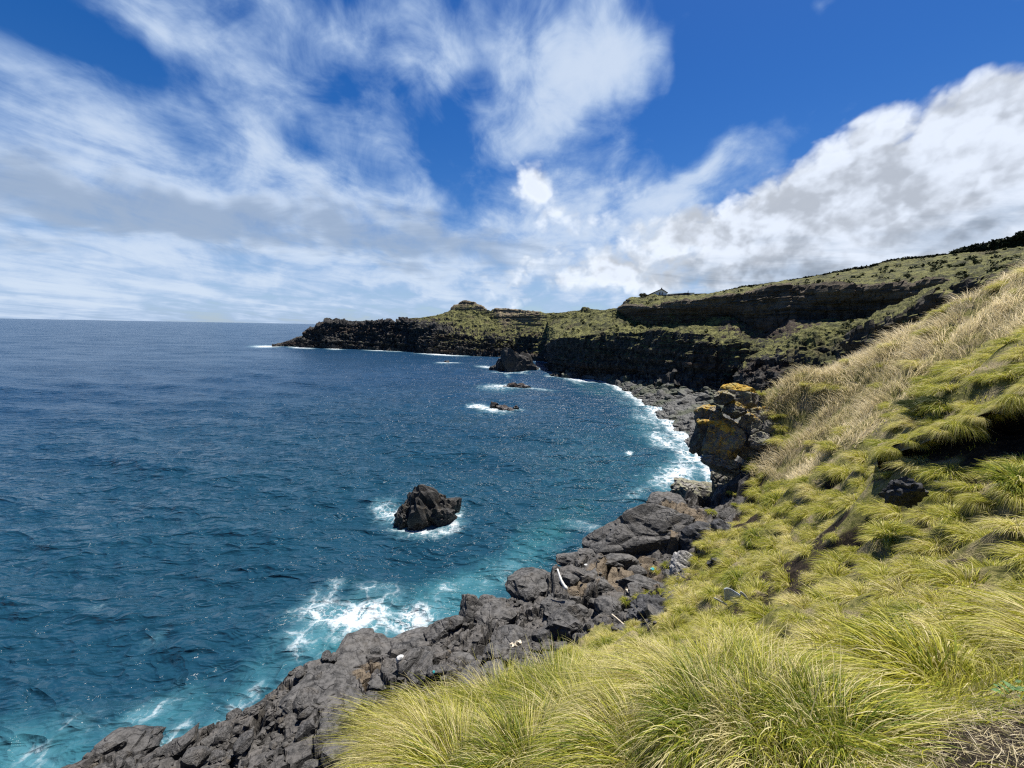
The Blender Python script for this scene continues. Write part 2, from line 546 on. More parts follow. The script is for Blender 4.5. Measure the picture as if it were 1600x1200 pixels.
# middle slope
c(P_(920, 990, 15.0), P_(1000, 1010, 11.6), P_(1080, 1000, 10.6), P_(1030, 965, 13.6), P_(1145, 950, 12.6), P_(1150, 880, 18.2), P_(1200, 980, 8.6),
  P_(1300, 960, 8.0), P_(1400, 1000, 6.2), P_(1500, 1020, 5.2), P_(1600, 1020, 4.4), P_(1600, 900, 7.0), P_(1480, 900, 8.2),
  P_(1240, 920, 12.0), P_(1300, 880, 12.3), P_(1400, 840, 11.2), P_(1500, 820, 10.8), P_(1600, 810, 10.4), P_(1200, 800, 24.0), P_(1270, 800, 18.5), P_(1330, 800, 15.6),
  P_(1250, 740, 24.0), P_(1300, 700, 23.0), P_(1350, 740, 18.0), P_(1190, 745, 29.0), P_(1240, 660, 31.0), P_(1350, 640, 26.5), P_(1450, 600, 24.0),
  P_(1200, 640, 32.5), P_(1320, 850, 13.2), P_(1345, 845, 12.6))
# the undercut bank on the right, foot and lip
c(P_(1400, 758, 15.35), P_(1480, 748, 15.15), P_(1590, 744, 14.85), P_(1700, 736, 14.5), P_(1440, 752, 15.25), P_(1535, 746, 15.0), P_(1400, 708, 15.3), P_(1440, 694, 15.15), P_(1500, 674, 15.0), P_(1545, 655, 14.9), P_(1590, 632, 14.8), P_(1700, 580, 14.5),
  P_(1590, 600, 16.4), P_(1500, 640, 17.0), P_(1420, 660, 18.0), P_(1590, 540, 21.0), P_(1700, 500, 18.0))
# ridge line against the far cliffs, and the fall behind it
RIDGE = [(1188, 614, 34.0), (1240, 602, 35.0), (1300, 584, 36.0), (1350, 568, 36.5), (1400, 549, 37.0), (1450, 516, 37.0), (1500, 496, 37.0), (1550, 466, 36.5), (1600, 436, 36.0), (1700, 376, 34.5), (1820, 300, 32.0)]
for px, py, d in RIDGE:
    v = P_(px, py, d); c(v)
    v = P_(px, py, d + 5); v[2] -= 2.2; c(v)
    v = P_(px, py, d + 14); v[2] = max(1.0, v[2] - 10.0); c(v)
# shelf: seaward edge, sea bed beyond it, and the inner shelf
EDGE = [(40, 1230, 0.7), (120, 1203, 1.2), (180, 1168, 1.4), (235, 1170, 1.2), (260, 1152, 1.2), (340, 1120, 1.5), (400, 1090, 1.7), (460, 1040, 1.8), (520, 1010, 2.0), (560, 1012, 2.0), (610, 1016, 1.8),
        (650, 1002, 1.6), (690, 990, 1.5), (715, 965, 1.6), (760, 945, 1.8), (810, 925, 2.0), (860, 895, 2.4), (905, 870, 2.6), (935, 852, 2.8), (970, 820, 3.6), (1005, 790, 4.6), (1035, 775, 5.2), (1075, 768, 5.0), (1110, 766, 4.6), (1150, 760, 4.6)]
for px, py, z in EDGE:
    v = Z_(px, py, z); c(v)
    h = math.hypot(v[0], v[1])
    for dd, zz in ((2.2, -1.4), (5.5, -3.0)):
        u = v * ((h + dd) / h); u[2] = zz; c(u)
c(Z_(300, 1190, 1.9), Z_(420, 1150, 2.1), Z_(480, 1190, 2.6), Z_(560, 1080, 2.3), Z_(540, 1140, 2.8), Z_(650, 1060, 2.4), Z_(720, 1020, 2.3), Z_(800, 985, 2.4), Z_(860, 985, 2.8), Z_(780, 1030, 2.9), Z_(700, 1090, 3.2),
  Z_(900, 930, 2.7), Z_(960, 900, 3.0), Z_(1010, 895, 3.2), Z_(960, 950, 3.2), Z_(1065, 885, 3.9), Z_(1000, 850, 3.6), Z_(1060, 820, 4.5), Z_(1075, 850, 4.4), Z_(1110, 835, 4.9), Z_(1100, 790, 4.3), Z_(1140, 800, 4.7), Z_(1170, 800, 5.3))
CT = np.array(CTRL)


class RBF:
    def __init__(self, pts):
        self.xy = pts[:, :2]
        d = np.linalg.norm(self.xy[:, None] - self.xy[None], axis=-1)
        n = len(pts)
        K = np.zeros((n + 3, n + 3))
        K[:n, :n] = -d - np.eye(n) * 0.04
        Q = np.c_[np.ones(n), self.xy]
        K[:n, n:] = Q
        K[n:, :n] = Q.T
        self.w = np.linalg.solve(K, np.r_[pts[:, 2], 0, 0, 0])

    def __call__(self, x, y):
        x = np.asarray(x, float); y = np.asarray(y, float)
        out = np.empty(x.size)
        xf, yf = x.ravel(), y.ravel()
        n = len(self.xy)
        for s in range(0, x.size, 40000):
            e = slice(s, s + 40000)
            d = np.hypot(xf[e, None] - self.xy[None, :, 0], yf[e, None] - self.xy[None, :, 1])
            out[e] = -d @ self.w[:n] + self.w[n] + self.w[n + 1] * xf[e] + self.w[n + 2] * yf[e]
        return out.reshape(x.shape)


BASE = RBF(CT)
# where grass ends and bare lava begins: distance from the camera foot, by azimuth
GB = []
for px, py, d in ((-200, 1200, 3.2), (300, 1200, 3.0), (450, 1150, 3.4), (520, 1120, 4.2), (580, 1080, 5.8), (700, 1060, 7.2), (820, 1030, 9.5), (905, 1000, 13.6), (930, 985, 15.0), (990, 975, 14.6), (1020, 975, 13.0), (1050, 950, 14.4), (1055, 905, 17.4), (1080, 872, 20.5),
                  (1120, 835, 22.6), (1150, 800, 24.5), (1165, 770, 27.0), (1175, 730, 30.5), (1186, 700, 31.5), (1190, 640, 36.0), (1194, 620, 80.0), (1300, 600, 90.0)):
    v = ray(px, py)
    GB.append((math.atan2(v[0], v[1]), d))
GB = np.array(sorted(GB))


def grass_in(x, y):
    """> 0 on the grass side, in metres; < 0 on bare rock."""
    return np.interp(np.arctan2(x, y), GB[:, 0], GB[:, 1]) - np.hypot(x, y)


PITS = [(1330, 835, 13.0, 0.75, 0.75), (1240, 925, 11.4, 0.7, 0.35), (1290, 850, 14.6, 0.5, 0.4), (1540, 850, 8.8, 0.45, 0.35), (1305, 750, 20.0, 0.6, 0.5), (1440, 615, 23.0, 0.7, 0.7), (1420, 745, 15.4, 0.7, 0.5),
        (1500, 1060, 4.6, 0.3, 0.25), (1390, 880, 9.7, 0.5, 0.3), (1200, 850, 18.5, 0.7, 0.4), (1590, 690, 14.4, 1.3, 0.5), (1490, 725, 14.6, 1.0, 0.35)]
PITX = [(P_(a, b, d)[:2], r, h) for a, b, d, r, h in PITS]
BARE = [(P_(a, b, d)[:2], r) for a, b, d, r in ((1590, 1160, 2.45, 0.30), (1555, 1195, 2.3, 0.18), (1600, 1095, 3.0, 0.15), (1210, 925, 11.8, 0.9), (1260, 915, 11.6, 0.8), (1240, 890, 13.4, 0.8), (1330, 835, 13.0, 0.75), (1290, 850, 14.6, 0.4), (1305, 750, 20.0, 0.5), (1540, 850, 8.8, 0.3), (1200, 850, 18.5, 0.45), (1130, 770, 28, 2.0),
                                            (1165, 790, 25, 1.0), (1500, 708, 14.8, 1.2), (1590, 690, 14.6, 1.3), (1450, 720, 15.0, 0.7), (1420, 745, 15.2, 0.8), (1490, 745, 14.6, 0.6), (1560, 770, 13.0, 0.6), (1100, 880, 18.6, 0.8), (1130, 870, 18.8, 0.7), (1170, 820, 22.4, 1.0), (1490, 690, 15.2, .9))]


def ground_z(x, y, detail=True):
    x = np.asarray(x, float); y = np.asarray(y, float)
    z = BASE(x, y)
    p = np.stack([x, y, np.zeros_like(x)], -1).reshape(-1, 3)
    g = grass_in(x, y)
    gm = sstep(g, -0.4, 0.6)
    r = np.hypot(x, y)
    far = sstep(r, 2.5, 7.0)
    mound = fbm(p * 0.75, 4, 0.5, seed=3).reshape(x.shape)
    h1, h2, hid = voro(p * 0.85 + fbm(p * 0.9, 2, seed=41)[:, None] * 0.3, 43)
    hum = (sstep(h2 - h1, 0.0, 0.55) * (0.35 + 0.65 * hid) - 0.35).reshape(x.shape)
    z = z + gm * far * (mound * 0.45 + 0.42 * hum)
    for q, rad, h in PITX:
        z = z - 1.3 * h * np.exp(-((x - q[0]) ** 2 + (y - q[1]) ** 2) / (rad * rad) * 1.3)
    if detail:
        d1, d2, cid = voro(p * 0.42 + fbm(p * 0.7, 3, seed=9)[:, None] * 0.25, 5)
        led = ((cid - 0.5) * 1.15 - 0.55 * (1 - sstep(d2 - d1, 0.0, 0.10))).reshape(x.shape)
        e1, e2, eid = voro(p * 1.3 + 4.4, 6)
        led2 = ((eid - 0.5) * 0.42 - 0.16 * (1 - sstep(e2 - e1, 0.0, 0.12))).reshape(x.shape)
        rock = (1 - gm)
        z = z + rock * (led + led2 + 0.22 * fbm(p * 0.9, 4, 0.55, seed=8).reshape(x.shape) + 0.05 * fbm(p * 4.0, 3, 0.6, seed=4).reshape(x.shape))
        z = z + gm * 0.05 * fbm(p * 3.0, 3, 0.6, seed=14).reshape(x.shape)
    return z


def build_ground():
    az = np.r_[np.linspace(R(-175), R(-82), 40)[:-1], np.linspace(R(-82), R(72), 620), np.linspace(R(72), R(175), 40)[1:]]
    r = np.r_[np.linspace(0.0, 1.4, 10)[:-1], np.geomspace(1.4, 64.0, 400)]
    A, RR = np.meshgrid(az, r)
    X, Y = RR * np.sin(A), RR * np.cos(A)
    Zg = ground_z(X, Y)
    v = np.stack([X, Y, Zg], -1).reshape(-1, 3)
    p0 = v * np.array([1, 1, 0.0])
    g = grass_in(X, Y).reshape(-1) + 0.7 * fbm(p0 * 0.8, 3, seed=21)
    bare = np.zeros(len(v))
    for q, rad in BARE:
        bare = np.maximum(bare, sstep(1 - np.hypot(v[:, 0] - q[0], v[:, 1] - q[1]) / (rad * 1.4), 0.0, 0.5))
    soil = np.zeros(len(v))
    for px, py, z, rad in ((1060, 815, 4.4, 1.6), (985, 893, 3.0, 1.7), (945, 905, 2.9, 1.0), (900, 925, 2.8, .6), (1040, 835, 4.2, 0.8), (575, 1040, 2.2, 0.6), (1000, 910, 3.1, 1.2)):
        q = on(px, py, z)
        soil = np.maximum(soil, np.exp(-((v[:, 0] - q[0]) ** 2 + (v[:, 1] - q[1]) ** 2) / rad ** 2))
    attrs = {'bare': bare, 'soil': soil}
    nr, nc = RR.shape
    gq = g.reshape(nr, nc)
    fm = (gq[:-1, :-1] + gq[1:, 1:]) * 0.5
    zq = Zg
    wet = (np.maximum.reduce([zq[:-1, :-1], zq[1:, 1:], zq[1:, :-1], zq[:-1, 1:]]) > -3.2)
    for nm, keep, mat in (('hillside', (fm > 0) & wet, M_EARTH), ('rock_shelf', (fm <= 0) & wet, M_SHELFG)):
        f = grid_faces(nr, nc, keep)
        vv, ff, aa = compact(v, f, attrs)
        o = link(nm, mesh_from(nm, vv, ff, mat, aa, smooth=(nm == 'hillside')))
        tag(o, kind='structure')


def earth_material():
    m, N = new_mat('grassy_earth')
    P = N.n('ShaderNodeNewGeometry').outputs['Position']
    n1 = N.noise(P, 1.1, 6.0, 0.6)
    n2 = N.noise(P, 9.0, 6.0, 0.7)
    n3 = N.noise(P, 60.0, 3.0, 0.7)
    green = N.mix(N.smooth(n2, 0.35, 0.65), (0.085, 0.090, 0.022), (0.22, 0.20, 0.07))
    thatch = N.mix(N.smooth(n3, 0.4, 0.6), (0.14, 0.115, 0.065), (0.34, 0.28, 0.17))
    c_ = N.mix(N.smooth(n1, 0.45, 0.62), green, thatch)
    earth = N.mix(N.smooth(n2, 0.4, 0.66), (0.016, 0.012, 0.009), (0.050, 0.036, 0.025))
    earth = N.mix(N.smooth(n3, 0.60, 0.70), earth, (0.12, 0.10, 0.08))
    c_ = N.mix(N.smooth(N.math('MULTIPLY_ADD', n2, 0.6, N.math('ADD', attr(N, 'bare'), -0.3)), 0.25, 0.6), c_, earth)
    h = N.math('ADD', N.math('MULTIPLY', n2, 0.8), N.math('MULTIPLY', n3, 0.35))
    bp = N.n('ShaderNodeBump', {'Height': h, 'Strength': 0.9, 'Distance': 0.10})
    finish(N, c_, 0.95, bp.outputs[0], 0.15)
    return m


def shelf_ground_material():
    m = rock_material('shelf_ground', (0.018, 0.0175, 0.017), (0.062, 0.057, 0.052), 0.6, wet=True, brown=0.12, world=True, pale=0.35)
    # brown grit lying in the hollows
    N = NT.__new__(NT); N.t = m.node_tree
    bs = [n for n in m.node_tree.nodes if n.type == 'BSDF_PRINCIPLED'][0]
    old = bs.inputs['Base Color'].links[0].from_socket
    P = N.n('ShaderNodeNewGeometry').outputs['Position']
    n = N.noise(P, 5.0, 6.0, 0.65)
    f = N.smooth(N.math('MULTIPLY_ADD', n, 0.7, N.math('ADD', attr(N, 'soil'), -0.35)), 0.30, 0.55)
    c_ = N.mix(f, old, N.mix(N.smooth(N.noise(P, 24.0, 4.0, 0.7), 0.4, 0.65), (0.085, 0.065, 0.042), (0.17, 0.135, 0.095)))
    m.node_tree.links.new(c_, bs.inputs['Base Color'])
    return m


M_EARTH = earth_material()
M_SHELFG = shelf_ground_material()
build_ground()


# ------------------------------------------------------------------ far land
def far_land_material():
    m, N = new_mat('sea_cliff')
    geo = N.n('ShaderNodeNewGeometry')
    P = geo.outputs['Position']
    nz = N.n('ShaderNodeSeparateXYZ', {0: geo.outputs['Normal']}).outputs[2]
    n1 = N.noise(P, 0.12, 7.0, 0.62)
    n2 = N.noise(P, 0.9, 6.0, 0.65)
    n3 = N.noise(P, 3.4, 4.0, 0.7)
    Pv = N.mapping(P, scale=(1.0, 1.0, 0.6))
    streak = N.noise(Pv, 0.8, 6.0, 0.65)
    rock = N.mix(N.smooth(N.math('MULTIPLY_ADD', n2, 0.4, streak), 0.55, 0.9), (0.016, 0.016, 0.016), (0.082, 0.077, 0.070))
    rock = N.mix(N.smooth(n3, 0.62, 0.75, 0.0, 0.5), rock, (0.13, 0.125, 0.115))
    Ps = N.mapping(P, scale=(0.04, 0.04, 1.0))
    sn = N.noise(Ps, 1.3, 5.0, 0.7, 0.3)
    red = N.noise(Ps, 0.45, 3.0, 0.6)
    rock = N.mix(N.smooth(red, 0.52, 0.62, 0.0, 0.55), rock, (0.070, 0.045, 0.032))
    strata = N.mix(N.smooth(sn, 0.38, 0.62), (0.070, 0.054, 0.036), (0.27, 0.215, 0.14))
    strata = N.mix(N.smooth(n2, 0.40, 0.7, 0.0, 0.55), strata, (0.04, 0.036, 0.03))
    rock = N.mix(attr(N, 'strata'), rock, strata)
    gr = N.mix(N.smooth(n2, 0.36, 0.62), (0.036, 0.041, 0.013), (0.150, 0.150, 0.046))
    gr = N.mix(N.smooth(n3, 0.45, 0.72, 0.0, 0.6), gr, (0.22, 0.195, 0.095))
    gr = N.mix(N.smooth(n1, 0.54, 0.68, 0.0, 0.85), gr, (0.060, 0.050, 0.028))
    n4 = N.noise(P, 0.28, 5.0, 0.65, 0.6)
    gr = N.mix(N.smooth(n4, 0.50, 0.60, 0.0, 0.8), gr, (0.026, 0.029, 0.014))
    gl = N.noise(N.mapping(P, scale=(1.0, 1.0, 0.3)), 0.10, 4.0, 0.6)
    gf = N.math('ADD', N.math('MULTIPLY_ADD', gl, 0.9, -0.45), N.math('MULTIPLY_ADD', n2, 0.0, 0.0))
    gf = N.math('ADD', N.math('ADD', gf, attr(N, 'grass')), N.math('MULTIPLY', N.math('ADD', n2, -0.5), 0.9))
    gf = N.math('ADD', gf, N.math('MULTIPLY', N.math('ADD', nz, -0.45), 0.65))
    c_ = N.mix(N.smooth(gf, 0.40, 0.58), rock, gr)
    h = N.math('ADD', n2, N.math('MULTIPLY', n3, 0.5))
    bp = N.n('ShaderNodeBump', {'Height': h, 'Strength': 0.8, 'Distance': 0.9})
    finish(N, c_, 0.92, bp.outputs[0], 0.2)
    return m


M_FAR = far_land_material()


def loft(name, curves, x0, x1, ncol, rows, seed, kind='structure', mat=None, extra=None, jag=0.30):
    """Skin between traced lines. curves: list of (points (px, py, d), grass, strata, roughness)."""
    xs = np.linspace(x0, x1, ncol)
    K = len(curves)
    line = np.zeros((K, ncol, 3))
    att = np.zeros((K, ncol, 3))
    for k, (pts, gr, st, am) in enumerate(curves):
        fn = curve_fn(pts)
        q = fn(xs)
        for i, x in enumerate(xs):
            line[k, i] = at(x, q[i, 0], q[i, 1])
        for j, val in enumerate((gr, st, am)):
            att[k, :, j] = np.interp(xs, *zip(*val)) if isinstance(val, list) else val
    jx = np.c_[xs / 9.0, 0 * xs, 0 * xs]
    for k in range(1, K - 1):
        a_ = fbm(jx + 5.1 * k + seed, 4, 0.6, seed=seed + k)
        b_ = fbm(jx * 1.4 + 9.7 * k + seed, 4, 0.6, seed=seed + k + 40)
        u = line[k][:, :2] / np.linalg.norm(line[k][:, :2], axis=1, keepdims=True)
        s_ = jag * np.minimum(1, np.mean(np.linalg.norm(line[k][:, :2], axis=1)) / 100)
        line[k][:, :2] += u * (a_ * 2.6 * s_)[:, None]
        line[k][:, 2] += b_ * (1.1 if k < K - 3 else 0.35) * s_
    V, T = [], []
    for k in range(K - 1):
        n = rows[k]
        t = (np.arange(n) / n)[:, None, None]
        V.append(line[k] * (1 - t) + line[k + 1] * t)
        T.append(att[k] * (1 - t) + att[k + 1] * t)
    V = np.concatenate(V + [line[-1:]])
    T = np.concatenate(T + [att[-1:]])
    nr = len(V)
    # soften the creases between the traced lines
    for _ in range(2):
        V[1:-1] = 0.25 * V[:-2] + 0.5 * V[1:-1] + 0.25 * V[2:]
        T[1:-1] = 0.25 * T[:-2] + 0.5 * T[1:-1] + 0.25 * T[2:]
    du = np.gradient(V, axis=1)
    dv = np.gradient(V, axis=0)
    nrm = np.cross(du, dv)
    nrm /= np.linalg.norm(nrm, axis=-1, keepdims=True) + 1e-9
    p = V.reshape(-1, 3)
    n = nrm.reshape(-1, 3)
    gr, st, am = T[..., 0].reshape(-1), T[..., 1].reshape(-1), T[..., 2].reshape(-1)
    rockw = 1 - np.clip(gr, 0, 1)
    pv = p * np.array([1, 1, 0.75])
    d1, d2, cid = voro(pv * 0.30 + 3.3 * seed, seed)
    big = fbm(p * np.array([0.10, 0.10, 0.05]) + seed, 4, 0.5, seed=seed)
    mid = fbm(pv * 0.55 + seed, 4, 0.6, seed=seed + 3, ridged=True)
    fine = fbm(p * 1.3 + seed, 3, 0.6, seed=seed + 5)
    lay = fbm(p * np.array([0.03, 0.03, 0.75]) + seed, 4, 0.6, seed=seed + 7)
    stp = np.sign(lay) * np.abs(lay) ** 0.4
    butt = fbm(p * np.array([0.045, 0.045, 0.02]) + seed, 3, 0.5, seed=seed + 12, ridged=True)
    disp = am * rockw * (2.0 * big + 1.0 * mid + 0.6 * fine + 1.4 * (cid - 0.5) + 1.8 * butt + (0.55 + 0.8 * st) * stp)
    mnd = fbm(p * 0.55 + seed, 4, 0.6, seed=seed + 9)
    mnd2 = np.abs(fbm(p * np.array([0.9, 0.9, 0.9]) + seed, 3, 0.6, seed=seed + 10))
    lump = fbm(p * 0.20 + seed, 4, 0.55, seed=seed + 14)
    disp = disp + am * np.clip(gr, 0, 1) * (1.2 * big + 1.1 * mnd - 1.2 * mnd2 + 2.2 * lump + 0.5 * np.sign(lay) * np.abs(lay) ** 0.5)
    v = p + n * disp[:, None]
    if extra is not None:
        v = extra(v, p)
    me = mesh_from(name, v, grid_faces(nr, ncol), mat or M_FAR, {'grass': gr, 'strata': st, 'bare': 1 - np.clip(gr, 0, 1)}, smooth=False)
    o = link(name, me)
    tag(o, kind=kind)
    return o


def w_(px, py, z=0.0):
    q = on(px, py, z)
    return (px, py, math.hypot(q[0], q[1]))


def dz_(px, py, z):
    return w_(px, py, z)


def back_of(pts, dd, dz):
    out = []
    for px, py, d in pts:
        v = at(px, py, d)
        s = (d + dd) / d
        u = np.array([v[0] * s, v[1] * s, v[2] + dz])
        # photo row of that point
        rel = u - np.array([0, 0, CAM_Z])
        zc = rel @ _f
        out.append((800 + FPX * (rel @ _r) / zc, 600 - FPX * (rel @ _u) / zc, d + dd))
    return out


def shift(pts, dy=0.0, dd=0.0):
    return [(x, y + dy, d + dd) for x, y, d in pts]


# --- the headland
HW = [w_(*q) for q in ((425, 541.5), (441, 541), (480, 543), (560, 545.5), (640, 549), (660, 551), (700, 553.5), (745, 556), (770, 557), (800, 557.5), (830, 561), (865, 567), (900, 572), (930, 574))]
hw = curve_fn(HW)
HL1 = [(x, y, hw(x)[1] + 7) for x, y in ((425, 541), (441, 539.3), (462, 531), (480, 524), (485, 519), (500, 513), (515, 507), (525, 504), (545, 507), (560, 506.5), (575, 505), (588, 505.5), (601, 505), (606, 501.5), (612, 503), (618, 508.5), (630, 502), (650, 507), (680, 513), (700, 522), (715, 524), (735, 527), (770, 532), (800, 535), (820, 523), (840, 526), (865, 529), (900, 524), (930, 520))]
HL2 = [(x, y, hw(x)[1] + a) for x, y, a in ((425, 540.8, 9), (441, 539, 9), (480, 522.8, 12), (500, 512, 16), (525, 502.8, 20), (560, 505, 20), (588, 503.8, 20), (601, 503.4, 20), (606, 499.4, 20), (612, 501.4, 20), (618, 507, 20), (630, 499.8, 22), (650, 500, 26), (680, 495, 30), (700, 491, 34), (712, 490, 36), (735, 490, 38), (760, 492, 36), (780, 511, 26), (810, 514, 24), (845, 509, 26), (865, 500, 34), (900, 497, 40), (930, 494, 44))]
hl2 = curve_fn(HL2)
HS = [(x, y, hl2(x)[1] + a) for x, y, a in ((425, 540.6, 3), (441, 538.6, 3), (462, 529, 3), (480, 521.5, 3), (485, 517, 3), (500, 511.4, 3), (515, 505, 3), (525, 502, 3), (545, 505, 3), (560, 504.5, 3), (575, 503, 3), (588, 503, 3), (601, 502.6, 3), (606, 498.8, 3), (612, 500.8, 3), (618, 506.5, 3), (630, 499, 4), (650, 497, 5), (680, 493, 6), (700, 487, 7), (706, 482, 6), (712, 476, 8), (718, 473, 9), (730, 472, 9), (742, 473, 9), (750, 478, 8), (758, 483, 5), (766, 485.5, 5), (775, 482, 9), (790, 482, 10), (810, 485, 10), (840, 487, 8), (850, 488, 8), (870, 488, 10), (900, 487, 12), (912, 482, 10), (925, 483.5, 10), (935, 487, 10))]
loft('headland_terrain', [
    (shift(HW, 6, -3), 0.0, 0.0, 1.0), (HW, 0.0, 0.0, 1.9),
    (HL1, [(425, 0), (630, 0.0), (690, 0.25), (735, 0.45), (800, 0.4), (900, 0.5)], 0.0, [(425, 1.0), (480, 1.6), (700, 1.8), (930, 1.3)]),
    (HL2, [(425, 0), (625, 0.0), (660, 0.45), (700, 0.65), (712, 0.9), (770, 0.9), (785, 0.5), (845, 0.5), (870, 1.0), (930, 1.0)], [(425, 0), (690, 0), (705, 0.9), (770, 0.9), (780, 1), (845, 1), (862, 0.2), (930, 0)], 0.7),
    (HS, [(425, 0), (625, 0.0), (660, 0.45), (700, 0.5), (706, 0.0), (755, 0.0), (765, 0.5), (775, 0.0), (842, 0.1), (860, 0.9), (905, 0.8), (918, 0.2), (930, 0.7)], [(425, 0), (690, 0), (705, 1), (770, 1), (842, 1), (862, 0.2), (930, 0)], 0.45),
    (back_of(HS, 8, -0.3), [(425, 0), (625, 0.1), (660, 0.9), (930, 1.0)], 0.0, 0.5), (back_of(HS, 70, -8.0), 0.8, 0.0, 0.5)],
     425, 932, 420, [3, 44, 34, 22, 8, 10], 31)

# --- the main cliff: lower wall, grassy bench, upper wall, top slope
MB = [w_(855, 580, 0), w_(868, 585, 0), w_(900, 589, 0.2), w_(950, 587, 1.6), w_(1000, 590, 2.6), w_(1050, 599, 3.0), w_(1100, 607, 3.3), w_(1180, 616, 3.8), (1300, 640, 72), (1450, 640, 66), (1600, 640, 62), (1780, 640, 58)]
mb = curve_fn(MB)
ML1 = [(x, y, mb(x)[1] + a) for x, y, a in ((855, 540, 5), (866, 529, 4), (885, 527, 2), (900, 525, 1), (920, 523, 0.5), (940, 521, 1), (962, 519, 1), (994, 518.5, 1), (1040, 517, 2), (1072, 522, 2), (1103, 523, 2), (1125, 533, 3), (1150, 531, 4), (1175, 548, 5), (1250, 548, 6), (1350, 545, 8), (1780, 540, 8))]
MF2 = [(855, 500, 168), (880, 498, 164), (905, 497, 158), (940, 490, 152), (968, 489, 146), (975, 492, 142), (981, 499.5, 138), (1000, 507, 131), (1019, 509, 126), (1040, 508, 121), (1069, 507, 117), (1100, 501, 114), (1125, 495, 113), (1150, 497, 111), (1197, 526, 104), (1240, 510, 102), (1300, 501, 103), (1352, 501, 102), (1400, 505, 98), (1780, 500, 90)]
ML2 = [(855, 490, 174), (880, 489.5, 171), (905, 489, 166), (940, 487, 158), (968, 486, 149), (974, 482.5, 141), (990, 479.5, 135), (1005, 480.5, 129), (1045, 473.5, 118.5), (1070, 470, 115), (1098, 467.5, 112.5), (1168, 457.5, 108), (1204, 453, 106), (1262, 451, 104), (1285, 453, 103), (1330, 449, 102), (1375, 451, 101), (1420, 446, 100), (1465, 442, 98), (1550, 436, 96), (1780, 400, 92)]
MS = [(855, 488.5, 180), (905, 486.5, 172), (912, 481.5, 170), (925, 483.5, 168), (940, 485, 164), (962, 483, 156), (970, 479.5, 151), (978, 473, 149), (986, 467, 148), (1000, 464, 149), (1027, 462.3, 151), (1076, 462.3, 152), (1112, 459, 154), (1159, 449, 156), (1240, 437, 160), (1307, 426, 163), (1357, 419, 165), (1388, 408, 166), (1460, 399, 168), (1487, 396.5, 168), (1540, 392, 168), (1600, 385, 167), (1780, 340, 160)]
loft('cliff_terrain', [
    (shift(MB, 14, -5), 0.0, 0.0, 1.0), (MB, 0.0, 0.0, 1.4),
    (ML1, [(855, 0.1), (866, 0.5), (1780, 0.5)], 0.0, 0.9),
    (back_of(ML1, 3, 0.3), [(855, 0.7), (1100, 1.0), (1130, 0.5), (1250, 0.3), (1780, 0.8)], 0.0, 0.55),
    (MF2, [(855, 1.0), (960, 1.0), (980, 0.9), (1100, 0.8), (1130, 0.4), (1200, 0.2), (1780, 0.6)], 0.0, 0.55),
    (ML2, [(855, 1.0), (960, 0.7), (972, 0.0), (1780, 0.0)], [(855, 0), (960, 0), (975, 0.75), (1780, 0.6)], 0.65),
    (back_of(ML2, 3, 0.35), [(855, 1), (960, 0.8), (972, 0.5), (990, 0.75), (1780, 0.9)], 0.1, 0.45),
    (MS, [(855, 1.0), (905, .6), (918, 0.1), (940, .9), (965, 0.6), (972, 0.2), (985, .3), (1000, 1.0), (1780, 0.95)], 0.2, 0.4),
    (back_of(MS, 6, 0.1), 0.9, 0.0, 0.4), (back_of(MS, 90, -9.0), 0.9, 0.0, 0.5)],
     855, 1780, 640, [4, 62, 5, 34, 40, 5, 36, 6, 8], 47)

# --- two spurs in front of it on the right
S1R = [(1146, 574, 100), (1160, 566, 84), (1175, 555, 86), (1181, 554, 87), (1212, 542, 88), (1237, 527, 89), (1269, 512, 90), (1306, 502, 91), (1350, 498, 91), (1385, 500, 90)]
S1M = [(1146, 590, 98), (1160, 585, 81), (1181, 566, 83), (1212, 560, 83), (1237, 549, 83), (1269, 535, 84), (1306, 530, 84), (1350, 525, 84), (1385, 525, 83)]
S1B = [(1146, 620, 96), (1160, 622, 78), (1243, 612, 75), (1300, 604, 73), (1385, 590, 70)]
loft('cliff_spur_terrain', [
    (shift(S1B, 30, -4), 0.0, 0.0, 0.8), (S1B, [(1160, 0), (1240, 0.1), (1290, 0.6), (1385, 0.6)], 0.0, 1.1), (S1M, [(1160, 0.15), (1215, 0.2), (1245, 0.75), (1340, 0.7), (1360, 0.3), (1385, .2)], 0.0, 0.8),
    (S1R, [(1160, 0.6), (1340, 1.0), (1360, 0.4), (1385, 0.3)], 0.0, 0.4), (back_of(S1R, 4, -0.6), 0.8, 0.0, 0.4), (back_of(S1R, 18, -12), 0.3, 0.0, 0.8)],
     1146, 1385, 200, [3, 30, 26, 5, 6], 59)
S2R = [(1328, 520, 88), (1338, 512, 72), (1352, 499, 73), (1360, 494, 74), (1397, 473, 78), (1442, 451, 84), (1487, 437, 90), (1540, 420, 96), (1600, 402, 100), (1780, 345, 100)]
S2B = [(1328, 530, 87), (1338, 525, 70), (1352, 514, 69), (1420, 491, 67), (1465, 469, 66), (1510, 453, 65), (1555, 433, 64), (1600, 419, 63), (1780, 362, 60)]
S2F = [(1328, 600, 86), (1338, 600, 68), (1420, 570, 66), (1500, 540, 64), (1600, 500, 62), (1780, 430, 58)]
loft('grassy_spur_terrain', [
    (shift(S2F, 60, -4), 0.2, 0.0, 0.7), (S2F, 0.15, 0.1, 0.9), (S2B, [(1338, 0.2), (1370, 0.4), (1780, 0.45)], 0.2, 0.8), (back_of(S2B, 1.5, 0.4), 0.9, 0.0, 0.4),
    (S2R, 1.0, 0.0, 0.4), (back_of(S2R, 4, -0.5), 1.0, 0.0, 0.4), (back_of(S2R, 22, -9), 0.6, 0.0, 0.6)],
     1328, 1780, 310, [3, 26, 4, 44, 5, 5], 67)


